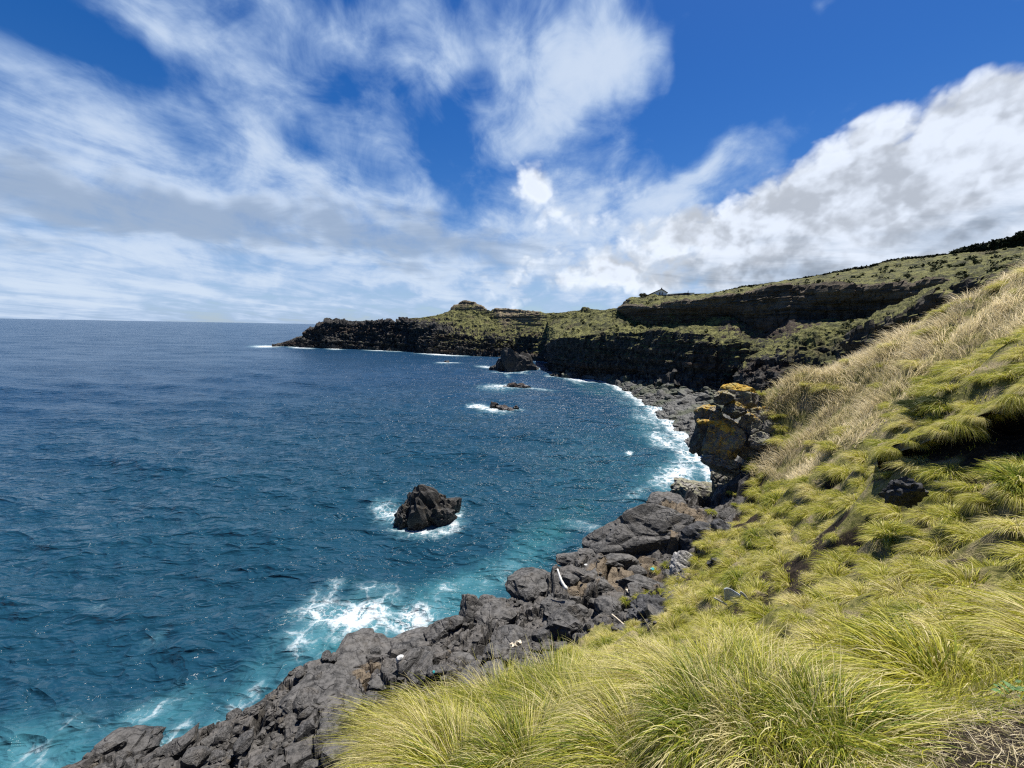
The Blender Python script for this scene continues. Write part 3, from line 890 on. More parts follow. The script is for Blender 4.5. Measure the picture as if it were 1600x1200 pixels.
# --- the undercut earth bank on the right: a lip of turf standing out over a hollow
BANK = [(1372, 708, 14.3), (1395, 700, 14.0), (1420, 690, 13.7), (1450, 679, 13.5), (1490, 664, 13.4), (1530, 647, 13.3), (1570, 630, 13.2), (1610, 606, 13.1), (1720, 556, 12.9)]
loft('earth_bank', [
    ([(x, y - 13, d + 3.6) for x, y, d in BANK], 1.0, 0.0, 0.05), ([(x, y - 6, d + 1.2) for x, y, d in BANK], 1.0, 0.0, 0.08), (BANK, 0.8, 0.0, 0.10), ([(x, y + 9, d + 0.15) for x, y, d in BANK], 0.0, 0.0, 0.10),
    ([(x, y + 22, d + 1.1) for x, y, d in BANK], 0.0, 0.0, 0.14), ([(x, 0.45 * y + 0.55 * 752, d + 1.25) for x, y, d in BANK], 0.0, 0.0, 0.16), ([(x, 760, d + 0.9) for x, y, d in BANK], 0.0, 0.0, 0.12), ([(x, 800, d + 0.8) for x, y, d in BANK], 0.0, 0.0, 0.05)],
     1372, 1720, 150, [10, 8, 6, 10, 16, 16, 6], 83, mat=M_EARTH, jag=0.0)


# ------------------------------------------------------------------ beach under the far cliff
SHORE = [w_(890, 591, -0.3), w_(925, 594, -0.3), w_(945, 597, -0.3), w_(965, 606, -0.3), (990, 620) and w_(990, 620, -0.3), w_(1010, 634, -0.3), w_(1030, 650, -0.3), w_(1055, 672, -0.3), w_(1080, 694, -0.3), w_(1110, 730, -0.3), w_(1150, 775, -0.3), w_(1200, 815, -0.3), w_(1260, 830, -0.3)]
MBX = [(x, y, d + 4) for x, y, d in MB]
shl = curve_fn(SHORE)
BMID = [(x, shl(x)[0] * 0.55 + mb(x)[0] * 0.45, shl(x)[1] * 0.5 + (mb(x)[1]) * 0.5) for x in range(890, 1261, 10)]
BMID = []
for x in range(890, 1261, 10):
    a_, b_ = at(x, *shl(x)), at(x, *mb(x))
    q_ = a_ * 0.5 + b_ * 0.5
    q_[2] += 0.25
    rel = q_ - np.array([0, 0, CAM_Z])
    BMID.append((x, 600 - FPX * (rel @ _u) / (rel @ _f), math.hypot(q_[0], q_[1])))
loft('boulder_beach', [(shift(SHORE, 8, -2.5), 0, 0, 0.35), (SHORE, 0, 0, 0.35), (BMID, 0, 0, 0.35), (MBX, 0, 0, 0.4)], 890, 1260, 170, [4, 40, 40], 71, mat=M_BEACH)


# ------------------------------------------------------------------ the sea
def px_ellipse(px, py, rx, ry, rot):
    c0 = on(px, py, 0)[:2]
    cs, sn = math.cos(R(rot)), math.sin(R(rot))
    a = (on(px + cs, py + sn, 0)[:2] - c0) * rx
    b = (on(px - sn, py + cs, 0)[:2] - c0) * ry
    return c0, np.linalg.inv(np.array([a, b]).T)


def patches(x, y, lst):
    out = np.zeros(x.shape)
    for px, py, rx, ry, rot, wgt in lst:
        c0, M = px_ellipse(px, py, rx, ry, rot)
        dx, dy = x - c0[0], y - c0[1]
        u = M[0, 0] * dx + M[0, 1] * dy
        v = M[1, 0] * dx + M[1, 1] * dy
        q = u * u + v * v
        out = np.maximum(out, wgt * np.exp(-q * 1.1))
    return out


FOAM = [
    (560, 968, 95, 40, -12, 0.92), (500, 960, 60, 45, -30, 0.72), (640, 968, 70, 26, -12, 0.95), (470, 1005, 45, 38, -35, 0.70), (590, 925, 60, 22, -10, 0.62), (520, 925, 30, 18, -30, .6), (700, 920, 60, 20, -30, 0.55), (780, 890, 70, 18, -25, 0.5),
    (235, 1105, 70, 26, -25, 0.58), (130, 1130, 100, 36, -20, 0.44), (385, 1085, 60, 16, -35, 0.62), (60, 1170, 80, 40, 0, 0.50), (290, 1130, 40, 16, -20, 0.5), (230, 1010, 60, 18, -30, .36), (150, 955, 30, 10, -25, .42),
    (607, 800, 26, 18, 0, 0.95), (594, 792, 30, 14, -10, 0.65), (650, 828, 55, 9, 3, 0.95), (716, 800, 16, 26, 0, 0.62), (650, 838, 60, 8, 0, 0.6), (705, 825, 30, 9, -10, .9), (716, 806, 12, 20, 10, 0.85), (690, 832, 40, 6, -6, 0.85),
    (1055, 740, 50, 26, -20, 1.05), (1040, 690, 48, 15, 25, 0.95), (1010, 655, 36, 12, 30, 0.72), (1075, 715, 28, 20, 20, 0.95), (983, 709, 7, 4, 0, 1.0), (993, 745, 5, 3, 0, 0.95), (1000, 770, 60, 12, -15, .5), (930, 830, 90, 16, 8, 0.55),
    (785, 604, 40, 5, 0, 1.25), (835, 607, 40, 3, 6, 0.9), (765, 638, 36, 7, 8, 1.2), (745, 634, 22, 5, 0, 1.2), (805, 640, 20, 5, 0, .7),
    (415, 541.3, 28, 1.8, 0, 1.5), (470, 543.3, 24, 1.6, 3, 1.4), (525, 545, 18, 1.6, 0, 1.4), (600, 548, 40, 1.2, 2, 1.2), (690, 553.8, 42, 1.9, 3, 1.5), (700, 567, 22, 1.4, 0, 1.3), (765, 574, 24, 2.4, 5, 1.3), (830, 578, 22, 2.5, -10, 1.2), (795, 582.5, 34, 2.0, 3, 1.25),
    (850, 564, 26, 2.6, 6, 1.4), (880, 587, 26, 4.0, 10, 1.3), (905, 593, 30, 4.0, 6, 1.3), (860, 587, 20, 2, 0, 0.85), (790, 586, 12, 1.5, 20, 0.8), (900, 598, 20, 2, 20, .7),
    (300, 822, 10, 2.5, -10, 0.75), (655, 684, 8, 2, 0, .6), (90, 925, 14, 3, -20, .5),
]
SHALLOW = [
    (560, 985, 150, 60, -15, 0.95), (720, 925, 120, 50, -30, 1.0), (830, 860, 120, 45, -35, 0.7), (900, 800, 90, 45, -20, 0.42), (40, 1190, 170, 90, -10, 0.95), (240, 1120, 160, 50, -25, 0.75), (400, 1060, 110, 45, -35, 0.6),
    (1050, 740, 110, 55, -10, 0.55), (1010, 670, 70, 40, 25, 0.5), (950, 720, 190, 110, 10, 0.34), (850, 760, 140, 70, 0, 0.20), (920, 605, 60, 14, 15, 0.45), (610, 800, 50, 30, 0, 0.4), (790, 608, 60, 9, 0, .4), (765, 642, 60, 12, 0, .35),
]
GREENISH = [(895, 800, 80, 40, -20, 1.0), (600, 910, 70, 30, -20, 0.8), (960, 830, 60, 26, -10, .8), (540, 1010, 60, 30, -30, .5), (925, 604, 50, 10, 15, 1.0)]


def sea_material():
    m, N = new_mat('sea_water')
    geo = N.n('ShaderNodeNewGeometry')
    P = geo.outputs['Position']
    foam_d, shal, gre, far = attr(N, 'foam'), attr(N, 'shallow'), attr(N, 'greenish'), attr(N, 'far')
    big = N.noise(N.mapping(P, scale=(0.25, 1.0, 1.0)), 0.05, 6.0, 0.7)
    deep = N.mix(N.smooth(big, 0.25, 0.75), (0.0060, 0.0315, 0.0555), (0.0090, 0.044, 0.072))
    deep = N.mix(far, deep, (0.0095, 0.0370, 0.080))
    n2 = N.noise(P, 0.9, 5.0, 0.65)
    tur = N.mix(gre, (0.030, 0.115, 0.145), (0.015, 0.090, 0.095))
    sh = N.smooth(N.math('MULTIPLY_ADD', N.math('ADD', n2, -0.5), 0.75, shal), 0.12, 0.95)
    c_ = N.mix(N.math('MULTIPLY', sh, 0.92), deep, tur)
    # submerged dark rocks under the shallows
    rk = N.smooth(N.noise(P, 0.33, 5.0, 0.6), 0.54, 0.62)
    c_ = N.mix(N.math('MULTIPLY', N.math('MULTIPLY', rk, gre), 0.6), c_, (0.010, 0.045, 0.05))
    # lace of foam: bright threads along the edges of irregular cells
    wv = N.n('ShaderNodeVectorMath', {0: N.vmath('SUBTRACT', N.noise(P, 1.1, 4.0, 0.6, color=True), (0.5, 0.5, 0.5)), 'Scale': 1.5}, operation='SCALE').outputs[0]
    Q = N.vmath('ADD', N.mapping(P, scale=(1.0, 1.0, 0.0)), wv)
    e1 = N.voronoi(Q, 0.62, 'DISTANCE_TO_EDGE')
    e2 = N.voronoi(Q, 1.9, 'DISTANCE_TO_EDGE')
    lace = N.math('MAXIMUM', N.smooth(e1, 0.0, 0.24, 1.0, 0.0), N.smooth(e2, 0.0, 0.30, 0.85, 0.0))
    puff = N.noise(P, 0.75, 7.0, 0.68)
    pat = N.math('ADD', N.math('MULTIPLY', lace, 0.62), N.math('MULTIPLY', puff, 0.80))
    fm = N.smooth(N.math('ADD', pat, N.math('MULTIPLY', foam_d, 0.70)), 1.20, 1.80)
    thin = N.math('MULTIPLY', N.smooth(N.math('ADD', puff, foam_d), 0.66, 1.36), 0.66)
    c_ = N.mix(thin, c_, (0.085, 0.20, 0.24))
    c_ = N.mix(fm, c_, (0.54, 0.57, 0.59))
    rough = N.math('MAXIMUM', N.math('MULTIPLY', fm, 0.8), N.smooth(far, 0.0, 1.0, 0.09, 0.22))
    # ripples: real relief near by, a spread of facet slopes far away
    Pw = N.mapping(P, rot=(0, 0, R(-14)), scale=(0.55, 1.0, 1.0))
    def crest(vec, sc, amp, dist):
        n = N.noise(vec, sc, 2.0, 0.5, dist)
        r = N.math('SUBTRACT', 1.0, N.math('ABSOLUTE', N.math('MULTIPLY_ADD', n, 2.6, -1.3)))
        return N.math('MULTIPLY', N.math('POWER', N.math('MAXIMUM', r, 0.0), 1.6), amp)
    Pc = N.mapping(P, rot=(0, 0, R(-14)), scale=(0.38, 1.0, 1.0))
    Pd = N.mapping(P, loc=(5, 3, 0), rot=(0, 0, R(12)), scale=(0.5, 1.0, 1.0))
    h = N.math('ADD', crest(Pc, 0.42, 0.42, 0.5), crest(Pd, 0.95, 0.20, 0.5))
    h = N.math('ADD', h, crest(Pc, 2.3, 0.085, 0.4))
    h = N.math('ADD', h, N.math('MULTIPLY', N.noise(P, 5.5, 3.0, 0.6), 0.04))
    h = N.math('ADD', h, N.math('MULTIPLY', fm, 0.05))
    bp = N.n('ShaderNodeBump', {'Height': h, 'Strength': 1.0, 'Distance': 1.0})
    sn = N.vmath('SUBTRACT', N.noise(Pc, 0.10, 9.0, 0.74, 0.4, color=True), (0.5, 0.5, 0.5))
    gust = N.smooth(N.noise(N.mapping(P, scale=(0.25, 1, 1)), 0.018, 4.0, 0.6), 0.3, 0.7, 0.85, 1.1)
    sn = N.vmath('MULTIPLY', sn, N.n('ShaderNodeCombineXYZ', {0: N.math('MULTIPLY', gust, 1.1), 1: N.math('MULTIPLY', gust, 2.5), 2: 0.0}).outputs[0])
    sn = N.n('ShaderNodeVectorMath', {0: sn, 'Scale': far}, operation='SCALE').outputs[0]
    nm = N.vmath('NORMALIZE', N.vmath('ADD', bp.outputs[0], sn))
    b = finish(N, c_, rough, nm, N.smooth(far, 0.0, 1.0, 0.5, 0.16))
    b.inputs['IOR'].default_value = 1.36
    return m


def build_sea():
    # rows at even steps of the downward view angle, so that the waves are as finely cut near as far
    th = np.r_[np.linspace(R(64), R(1.2), 430), np.geomspace(R(1.1), R(0.03), 26)]
    r = CAM_Z / np.tan(th)
    az = np.r_[np.linspace(R(-180), R(-74), 24)[:-1], np.linspace(R(-74), R(34), 640), np.linspace(R(34), R(180), 30)[1:]]
    A, RR = np.meshgrid(az, r)
    X, Y = RR * np.sin(A), RR * np.cos(A)
    zz = np.zeros_like(X)
    cell = np.gradient(r)[:, None] * np.ones_like(X)
    rs = np.random.default_rng(5)
    for k in range(46):
        lam = 0.9 * (14.0 / 0.9) ** (k / 45.0)
        ang = R(-100) + rs.normal() * R(26)                # heading: towards the camera and a little to the left
        amp = 0.0085 * lam ** 0.95 * rs.uniform(0.6, 1.3)
        kx, ky = 2 * math.pi / lam * math.cos(ang), 2 * math.pi / lam * math.sin(ang)
        fade = sstep(lam / cell, 1.4, 3.0)
        ph = kx * X + ky * Y + rs.uniform(0, 6.28) + 0.9 * np.sin(X * 0.05 * rs.uniform(.5, 1.5) + rs.uniform(0, 6)) + 0.7 * np.sin(Y * 0.07 * rs.uniform(.5, 1.5) + rs.uniform(0, 6))
        s = np.sin(ph)
        zz += amp * fade * (s + 0.35 * np.cos(2 * ph) * -1)
    x, y = X.reshape(-1), Y.reshape(-1)
    # distance to the waterline
    pts = []
    for lst in (HW, MB[:4], SHORE):
        a = np.array([at(*q)[:2] for q in lst])
        for i in range(len(a) - 1):
            n = max(2, int(np.hypot(*(a[i + 1] - a[i])) / 1.2))
            pts.append(a[i] + (a[i + 1] - a[i]) * np.linspace(0, 1, n)[:, None])
    e = []
    for px, py, z in EDGE:
        v = on(px, py, z); h = math.hypot(v[0], v[1])
        e.append(v[:2] * ((h + 1.2) / h))
    e = np.array(e)
    near_pts = np.concatenate([e[i] + (e[i + 1] - e[i]) * np.linspace(0, 1, max(2, int(np.hypot(*(e[i + 1] - e[i])) / 0.5)))[:, None] for i in range(len(e) - 1)])
    pts = np.concatenate(pts)

    def dist(q):
        out = np.full(len(x), 1e9)
        rr = RR.reshape(-1)
        sel = np.where(rr < 420)[0]
        for s in range(0, len(sel), 20000):
            i = sel[s:s + 20000]
            out[i] = np.sqrt(((x[i, None] - q[None, :, 0]) ** 2 + (y[i, None] - q[None, :, 1]) ** 2).min(1))
        return out
    dn, df = dist(near_pts), dist(pts)
    shore_far = sstep(-np.minimum(df, 50), -3.2, -0.2) * 0.85
    foam = np.maximum(patches(x, y, FOAM), shore_far)
    foam = np.maximum(foam, 0.55 * np.exp(-dn / 1.2))
    beach = dist(np.array([at(*q)[:2] for q in SHORE for _ in (0,)]))
    bp = []
    a = np.array([at(*q)[:2] for q in SHORE])
    for i in range(len(a) - 1):
        bp.append(a[i] + (a[i + 1] - a[i]) * np.linspace(0, 1, 14)[:, None])
    bd = dist(np.concatenate(bp))
    foam = np.maximum(foam, 1.10 * np.exp(-(bd / 2.4) ** 2))
    foam = np.maximum(foam, 0.46 * np.exp(-(bd / 8.0) ** 2))
    shal = patches(x, y, SHALLOW)
    shal = np.maximum(shal, 0.65 * np.exp(-dn / 2.2))
    shal = np.maximum(shal, 0.5 * np.exp(-bd / 9.0))
    v = np.stack([x, y, zz.reshape(-1) + 0.10 * np.clip(foam, 0, 1) * fbm(np.stack([x * 0.8, y * 0.8, 0 * x], -1), 3)], -1)
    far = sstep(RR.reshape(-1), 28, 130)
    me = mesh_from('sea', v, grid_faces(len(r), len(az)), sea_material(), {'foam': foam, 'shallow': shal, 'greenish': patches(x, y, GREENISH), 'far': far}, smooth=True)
    tag(link('sea', me), kind='structure')


build_sea()


# ------------------------------------------------------------------ single rocks
def depth_of(p):
    return float((np.asarray(p) - np.array([0, 0, CAM_Z])) @ _f)


def hero(name, px, py0, py1, wpx, zb, seed, mat, label, cat, group=None, sub=4, depth=1.0, rot=None, planes=13, rough=0.05, cut=(0.55, 0.95), zk=1.0, freq=2.0, tilt=(0, 0)):
    """One rock that spans photo rows py0..py1 and wpx columns, its foot at height zb."""
    foot = on(px, py1, zb)
    mpp = depth_of(foot) / FPX
    rx = wpx * 0.5 * mpp * 1.08
    ry = rx * depth
    dn = (CAM_Z - zb) / math.hypot(foot[0], foot[1])
    sth, cth = dn / math.hypot(1, dn), 1 / math.hypot(1, dn)
    rz = max(0.35 * rx, ((py1 - py0) * mpp - 1.3 * ry * sth) / (1.5 * cth)) * zk
    h = math.hypot(foot[0], foot[1])
    back = foot[:2] * ((h + ry * 0.6) / h)
    o = link(name, None) if False else None
    p, f = rock_geo(seed, sub, planes, rough, cut, freq=freq)
    p = p * np.array([rx, ry, rz]) * 1.12
    me = mesh_from(name, p, f, mat)
    o = link(name, me, loc=(back[0], back[1], zb + rz * 0.42))
    a = -math.atan2(foot[0], foot[1])
    o.rotation_euler = (tilt[0], tilt[1], a if rot is None else rot)
    tag(o, label, cat, group)
    return o


G_SHELF = 'dark boulders along the lava shelf'
HEROES = [
    (560, 988, 1062, 110, 1.2, 11, 'rounded dark basalt mass at the shelf edge above the largest foam patch', 1.0),
    (655, 984, 1032, 78, 1.1, 12, 'squat cracked basalt block just right of the rounded shelf mass', 0.9),
    (700, 960, 1010, 60, 1.2, 13, 'dark block below the pointed rock on the shelf edge', 0.8),
    (738, 922, 986, 50, 1.3, 14, 'pointed dark basalt rock with a sharp tip against the turquoise water', 0.8),
    (776, 932, 984, 70, 1.6, 15, 'broad dark basalt slab beside the pointed rock', 0.9),
    (843, 878, 936, 84, 1.8, 16, 'large smooth dark boulder left of the white driftwood', 0.9),
    (905, 874, 932, 62, 2.3, 17, 'craggy dark boulder right of the white driftwood', 0.9),
    (893, 858, 884, 44, 2.3, 18, 'small blocky rock topping the craggy boulder at the edge', 0.8),
    (924, 850, 884, 46, 2.5, 19, 'light brown faced angular rock beside the great sloping rock', 0.8),
    (960, 862, 890, 62, 2.9, 20, 'low grey ridge of rock at the foot of the great sloping rock', 0.6),
    (925, 893, 936, 66, 2.6, 21, 'flat grey rock with a pale worn top on the middle shelf', 0.8),
    (880, 926, 966, 66, 2.4, 22, 'wedge shaped dark rock in front of the driftwood', 0.8),
    (880, 950, 1006, 60, 2.5, 23, 'steep grey slab standing just above the green grass edge', 0.7),
    (800, 985, 1026, 70, 2.3, 24, 'low broken slab behind the tall grass stalks', 0.8),
    (500, 1030, 1078, 70, 1.5, 25, 'dark hollowed rock left of the rounded shelf mass', 0.8),
    (505, 1058, 1120, 110, 1.8, 26, 'long smooth tilted slab on the near shelf', 0.8),
    (190, 1146, 1215, 90, 0.4, 27, 'grey rock knob at the lower left end of the shelf', 0.9),
    (350, 1150, 1190, 110, 0.9, 63, 'wide ribbed slab sloping down to the sea at the lower left', 0.6),
    (1005, 912, 934, 90, 2.8, 29, 'low flat grey slab beside the brown grit', 0.5),
    (620, 1045, 1085, 80, 2.0, 30, 'dark block behind the left grass tussock', 0.7),
    (700, 1020, 1060, 70, 2.0, 31, 'dark cracked block with a scrap of turquoise plastic near it', 0.7),
    (952, 935, 975, 56, 2.8, 32, 'rough reddish grey rock near the pale pole', 0.8),
]
for px, y0, y1, w, zb, sd, lab, dp in HEROES:
    hero('boulder', px, y0, y1, w, zb, sd, M_ROCK, lab, 'boulder', G_SHELF, sub=4, depth=dp, planes=15, rough=0.055, cut=(0.52, 0.92), freq=1.7)
hero('boulder', 1066, 860, 904, 44, 3.6, 41, M_PALE, 'pale grey boulder beside the green tufts at the grass edge', 'boulder', sub=4, depth=0.8, cut=(0.5, 0.9))
hero('sloping_rock', 1006, 788, 878, 166, 2.6, 42, M_ROCK, 'great sloping basalt rock with cracked flank below the lichen pillar', 'rock', sub=5, depth=0.75, planes=11, rough=0.045, cut=(0.5, 0.95), freq=1.5, tilt=(0.0, -0.22), zk=1.35)
hero('boulder', 1036, 764, 806, 58, 3.9, 43, M_ROCK, 'dark jagged knob on the crest of the great sloping rock', 'boulder', sub=4, depth=0.8)
hero('boulder', 1098, 812, 862, 64, 4.0, 44, M_SCORIA, 'rough black boulder below the dark hollow', 'boulder', sub=4, depth=0.8, rough=0.09)
hero('boulder', 1128, 812, 850, 40, 4.6, 45, M_SCORIA, 'black lump beside the grass below the hollow', 'boulder', sub=4, depth=0.8, rough=0.09)
hero('scoria_mound', 1032, 930, 992, 96, 4.2, 46, M_SCORIA, 'black gravelly scoria mound overhung by the yellow green grass', 'mound', sub=5, depth=0.8, rough=0.10, planes=10, cut=(0.65, 0.98), freq=3.0)
hero('boulder', 1408, 735, 780, 46, 12.6, 47, M_SCORIA, 'black rock jutting from the foot of the earth bank', 'boulder', sub=4, depth=0.7, rough=0.16, freq=3.0)
hero('boulder', 1512, 752, 778, 54, 12.6, 48, M_SCORIA, 'low black rock with a bright chip in the grass under the bank', 'boulder', sub=4, depth=0.7, rough=0.16, freq=3.0)
hero('boulder', 1135, 868, 894, 60, 5.2, 49, M_SCORIA, 'dark crumbling rock strip in the grass above the grey plastic sheet', 'boulder', sub=4, depth=0.6, rough=0.10)

# rocks standing in the sea
def sea_rock(name, parts, mat, label, cat='sea rock', sub=4, rough=0.07, group=None):
    """parts: (px, py_top, py_water, wpx, depth factor, seed); grown together into one body."""
    V, F, n = [], [], 0
    c0 = on(parts[0][0], parts[0][2], 0)
    for px, y0, y1, w, dp, sd in parts:
        foot = on(px, y1, 0)
        mpp = depth_of(foot) / FPX
        rx, ry = w * 0.5 * mpp, w * 0.5 * mpp * dp
        th = math.atan2(CAM_Z, math.hypot(foot[0], foot[1]))
        rz = max(0.25 * rx, ((y1 - y0) * mpp - ry * math.sin(th)) / math.cos(th))
        p, f = rock_geo(sd, sub, 16, rough, (0.5, 0.95), freq=2.6)
        a = -math.atan2(foot[0], foot[1])
        p = p * np.array([rx * 1.15, ry * 1.15, rz * 1.2])
        p = np.stack([p[:, 0] * math.cos(a) - p[:, 1] * math.sin(a), p[:, 0] * math.sin(a) + p[:, 1] * math.cos(a), p[:, 2]], -1)
        h = math.hypot(foot[0], foot[1])
        ctr = np.array([foot[0], foot[1], 0]) * ((h + ry * 0.75) / h)
        p = p + ctr - c0
        p = p + fbm(p * 1.1 / max(mpp * 20, .3), 4, 0.6, seed=sd, ridged=True)[:, None] * rx * 0.04
        V.append(p); F.append(f + n); n += len(p)
    o = link(name, mesh_from(name, np.concatenate(V), np.concatenate(F), mat), loc=c0)
    tag(o, label, cat, group)
    return o


sea_rock('sea_stack', [(664, 764, 822, 80, 0.62, 71), (652, 768, 812, 56, 0.6, 79), (688, 766, 812, 54, 0.7, 80), (638, 788, 818, 36, 0.8, 74), (692, 792, 822, 40, 0.7, 75), (632, 803, 822, 26, 0.8, 76), (672, 764, 804, 60, 0.7, 78)],
         M_STACK, 'nearest black lava stack ringed with white foam', 'sea stack', 4, 0.10)
sea_rock('sea_stack', [(805, 545, 581, 58, 0.7, 81), (790, 556, 579, 40, 0.7, 82), (816, 553, 580, 34, 0.8, 83), (776, 568, 578, 22, 0.8, 84), (836, 572, 577, 14, 0.7, 85)],
         M_STACK, 'tall dome shaped black islet in front of the headland cliffs', 'sea stack', 4, 0.08)
sea_rock('sea_rock', [(815, 597, 606, 24, 0.5, 91), (800, 599, 607, 20, 0.5, 92), (789, 603, 607, 12, 0.6, 93)], M_REDROCK, 'low jagged reef rock awash, next one behind the two lump reef', 'reef rock', 3, 0.08)
sea_rock('sea_rock', [(772, 628, 640, 19, 0.7, 94), (786, 630, 642, 24, 0.6, 95), (798, 636, 643, 14, 0.6, 96), (806, 635, 641, 9, 0.7, 97)], M_REDROCK, 'reddish low reef rock of several lumps in a foam patch', 'reef rock', 3, 0.08)
sea_rock('sea_rock', [(699, 562, 567, 9, 0.6, 98)], M_STACK, 'tiny black rock breaking the surface far out before the headland', 'reef rock', 3, 0.08)

# loose boulders over the shelf
def scatter_shelf():
    rs = np.random.default_rng(77)
    small = []
    n = 0
    tries = 0
    while n < 130 and tries < 9000:
        tries += 1
        px, py = rs.uniform(130, 1130), rs.uniform(800, 1190)
        v = on(px, py, 2.6)
        x, y = v[0], v[1]
        g = float(grass_in(np.array([x]), np.array([y]))[0])
        if g > -0.3 or g < -16:
            continue
        z = float(ground_z(np.array([x]), np.array([y]))[0])
        if z < 0.9 or z > 6.2:
            continue
        s = 0.20 + (0.30 if px < 420 else 0.50) * rs.random() ** 2.0
        k = int(rs.integers(0, 12))
        me = rock_mesh('boulder', k, M_ROCK, 3, planes=13, rough=0.05, cut=(0.5, 0.92))
        o = link('boulder', me, loc=(x, y, z + s * 0.15), rot=tuple(rs.uniform(-0.5, 0.5, 2)) + (rs.uniform(0, 6.28),), scale=(s * rs.uniform(0.8, 1.3), s * rs.uniform(0.7, 1.2), s * rs.uniform(0.55, 0.9)))
        zone = ('at the lower left end of the lava shelf' if px < 420 else 'on the shelf above the big foam patch' if px < 640 else 'around the pointed rock on the shelf edge' if px < 800 else
                'around the driftwood boulders on the shelf' if px < 930 else 'near the brown grit and the pale boulder' if px < 1040 else 'on the shelf under the lichen pillar')
        size = 'large' if s > 0.5 else 'small' if s < 0.3 else 'middling'
        tag(o, size + ' loose dark basalt boulder ' + zone, 'boulder', size + ' loose boulders ' + zone)
        n += 1
    # rubble too small to count
    V, F, m = [], [], 0
    base, f = ico(1)
    cand = []
    while len(cand) < 3200:
        px, py = rs.uniform(120, 1180, 400), rs.uniform(790, 1195, 400)
        for a, b in zip(px, py):
            v = on(a, b, 2.8)
            cand.append(v[:2])
    cand = np.array(cand)
    g = grass_in(cand[:, 0], cand[:, 1])
    z = ground_z(cand[:, 0], cand[:, 1])
    cl = fbm(np.c_[cand * 0.35, 0 * g], 3, seed=33)
    ok = (g < 0.3) & (g > -14) & (z > 1.0) & (z < 6.5) & (cl > -0.05)
    for (x, y), zz in zip(cand[ok], z[ok]):
        s = 0.05 + 0.12 * rs.random() ** 2
        p = base * (1 + rs.uniform(-0.3, 0.3, (len(base), 1))) * np.array([1, 0.8, 0.6]) * s
        V.append(p + np.array([x, y, zz + s * 0.2])); F.append(f + m); m += len(base)
    o = link('rubble', mesh_from('rubble', np.concatenate(V), np.concatenate(F), M_SHELF))
    tag(o, kind='stuff')


scatter_shelf()


def scatter_beach():
    rs = np.random.default_rng(78)
    small = []
    def spot(px, t):
        a_, b_ = at(px, *shl(px)), at(px, *mb(px))
        return a_ * (1 - t) + b_ * t
    n = 0
    while n < 128:
        px = rs.uniform(935, 1200)
        t = rs.random() ** 0.8
        q = spot(px, t)
        s = (0.55 + 0.85 * rs.random() ** 1.6) * (0.8 + 0.5 * t)
        me = rock_mesh('beach_boulder', int(rs.integers(0, 8)), M_BEACH, 2, planes=11, rough=0.04, cut=(0.55, 0.95))
        o = link('boulder', me, loc=(q[0], q[1], q[2] + s * 0.30), rot=tuple(rs.uniform(-0.6, 0.6, 2)) + (rs.uniform(0, 6.28),), scale=(s * rs.uniform(0.8, 1.4), s * rs.uniform(0.7, 1.2), s * rs.uniform(0.6, 0.95)))
        zone = 'at the surf edge of the boulder beach' if t < 0.35 else 'in the middle of the boulder beach' if t < 0.7 else 'on the upper beach at the foot of the cliff'
        size = 'big' if s > 0.95 else 'small'
        tag(o, size + ' grey boulder ' + zone, 'boulder', size + ' boulders ' + zone)
        n += 1
    for k in range(20):           # heap of blocks at the cliff corner, left end of the beach
        px = rs.normal(900, 15); t = rs.random()
        q = on(px, 591 - 2 * rs.random(), 0)
        h = math.hypot(q[0], q[1])
        q = q * ((h + 7 * t) / h)
        s = rs.uniform(0.6, 1.7)
        me = rock_mesh('beach_boulder', int(rs.integers(0, 8)), M_BEACH, 2)
        o = link('boulder', me, loc=(q[0], q[1], 0.2 + 3.6 * t * max(0, 1 - abs(px - 902) / 32)), rot=tuple(rs.uniform(-0.6, 0.6, 2)) + (rs.uniform(0, 6.28),), scale=(s * 1.1, s, s * 0.8))
        tag(o, 'dark fallen block in the heap at the corner of the black cliff', 'boulder', 'fallen blocks at the cliff corner')
    V, F, m = [], [], 0
    base, f = ico(1)
    for k in range(2600):
        q = spot(rs.uniform(930, 1220), rs.random())
        s = 0.14 + 0.6 * rs.random() ** 2.5
        p = base * (1 + rs.uniform(-0.25, 0.25, (len(base), 1))) * np.array([1, 0.9, 0.7]) * s
        V.append(p + q + np.array([0, 0, s * 0.4])); F.append(f + m); m += len(base)
    o = link('beach_rubble', mesh_from('beach_rubble', np.concatenate(V), np.concatenate(F), M_BEACH))
    tag(o, kind='stuff')


scatter_beach()


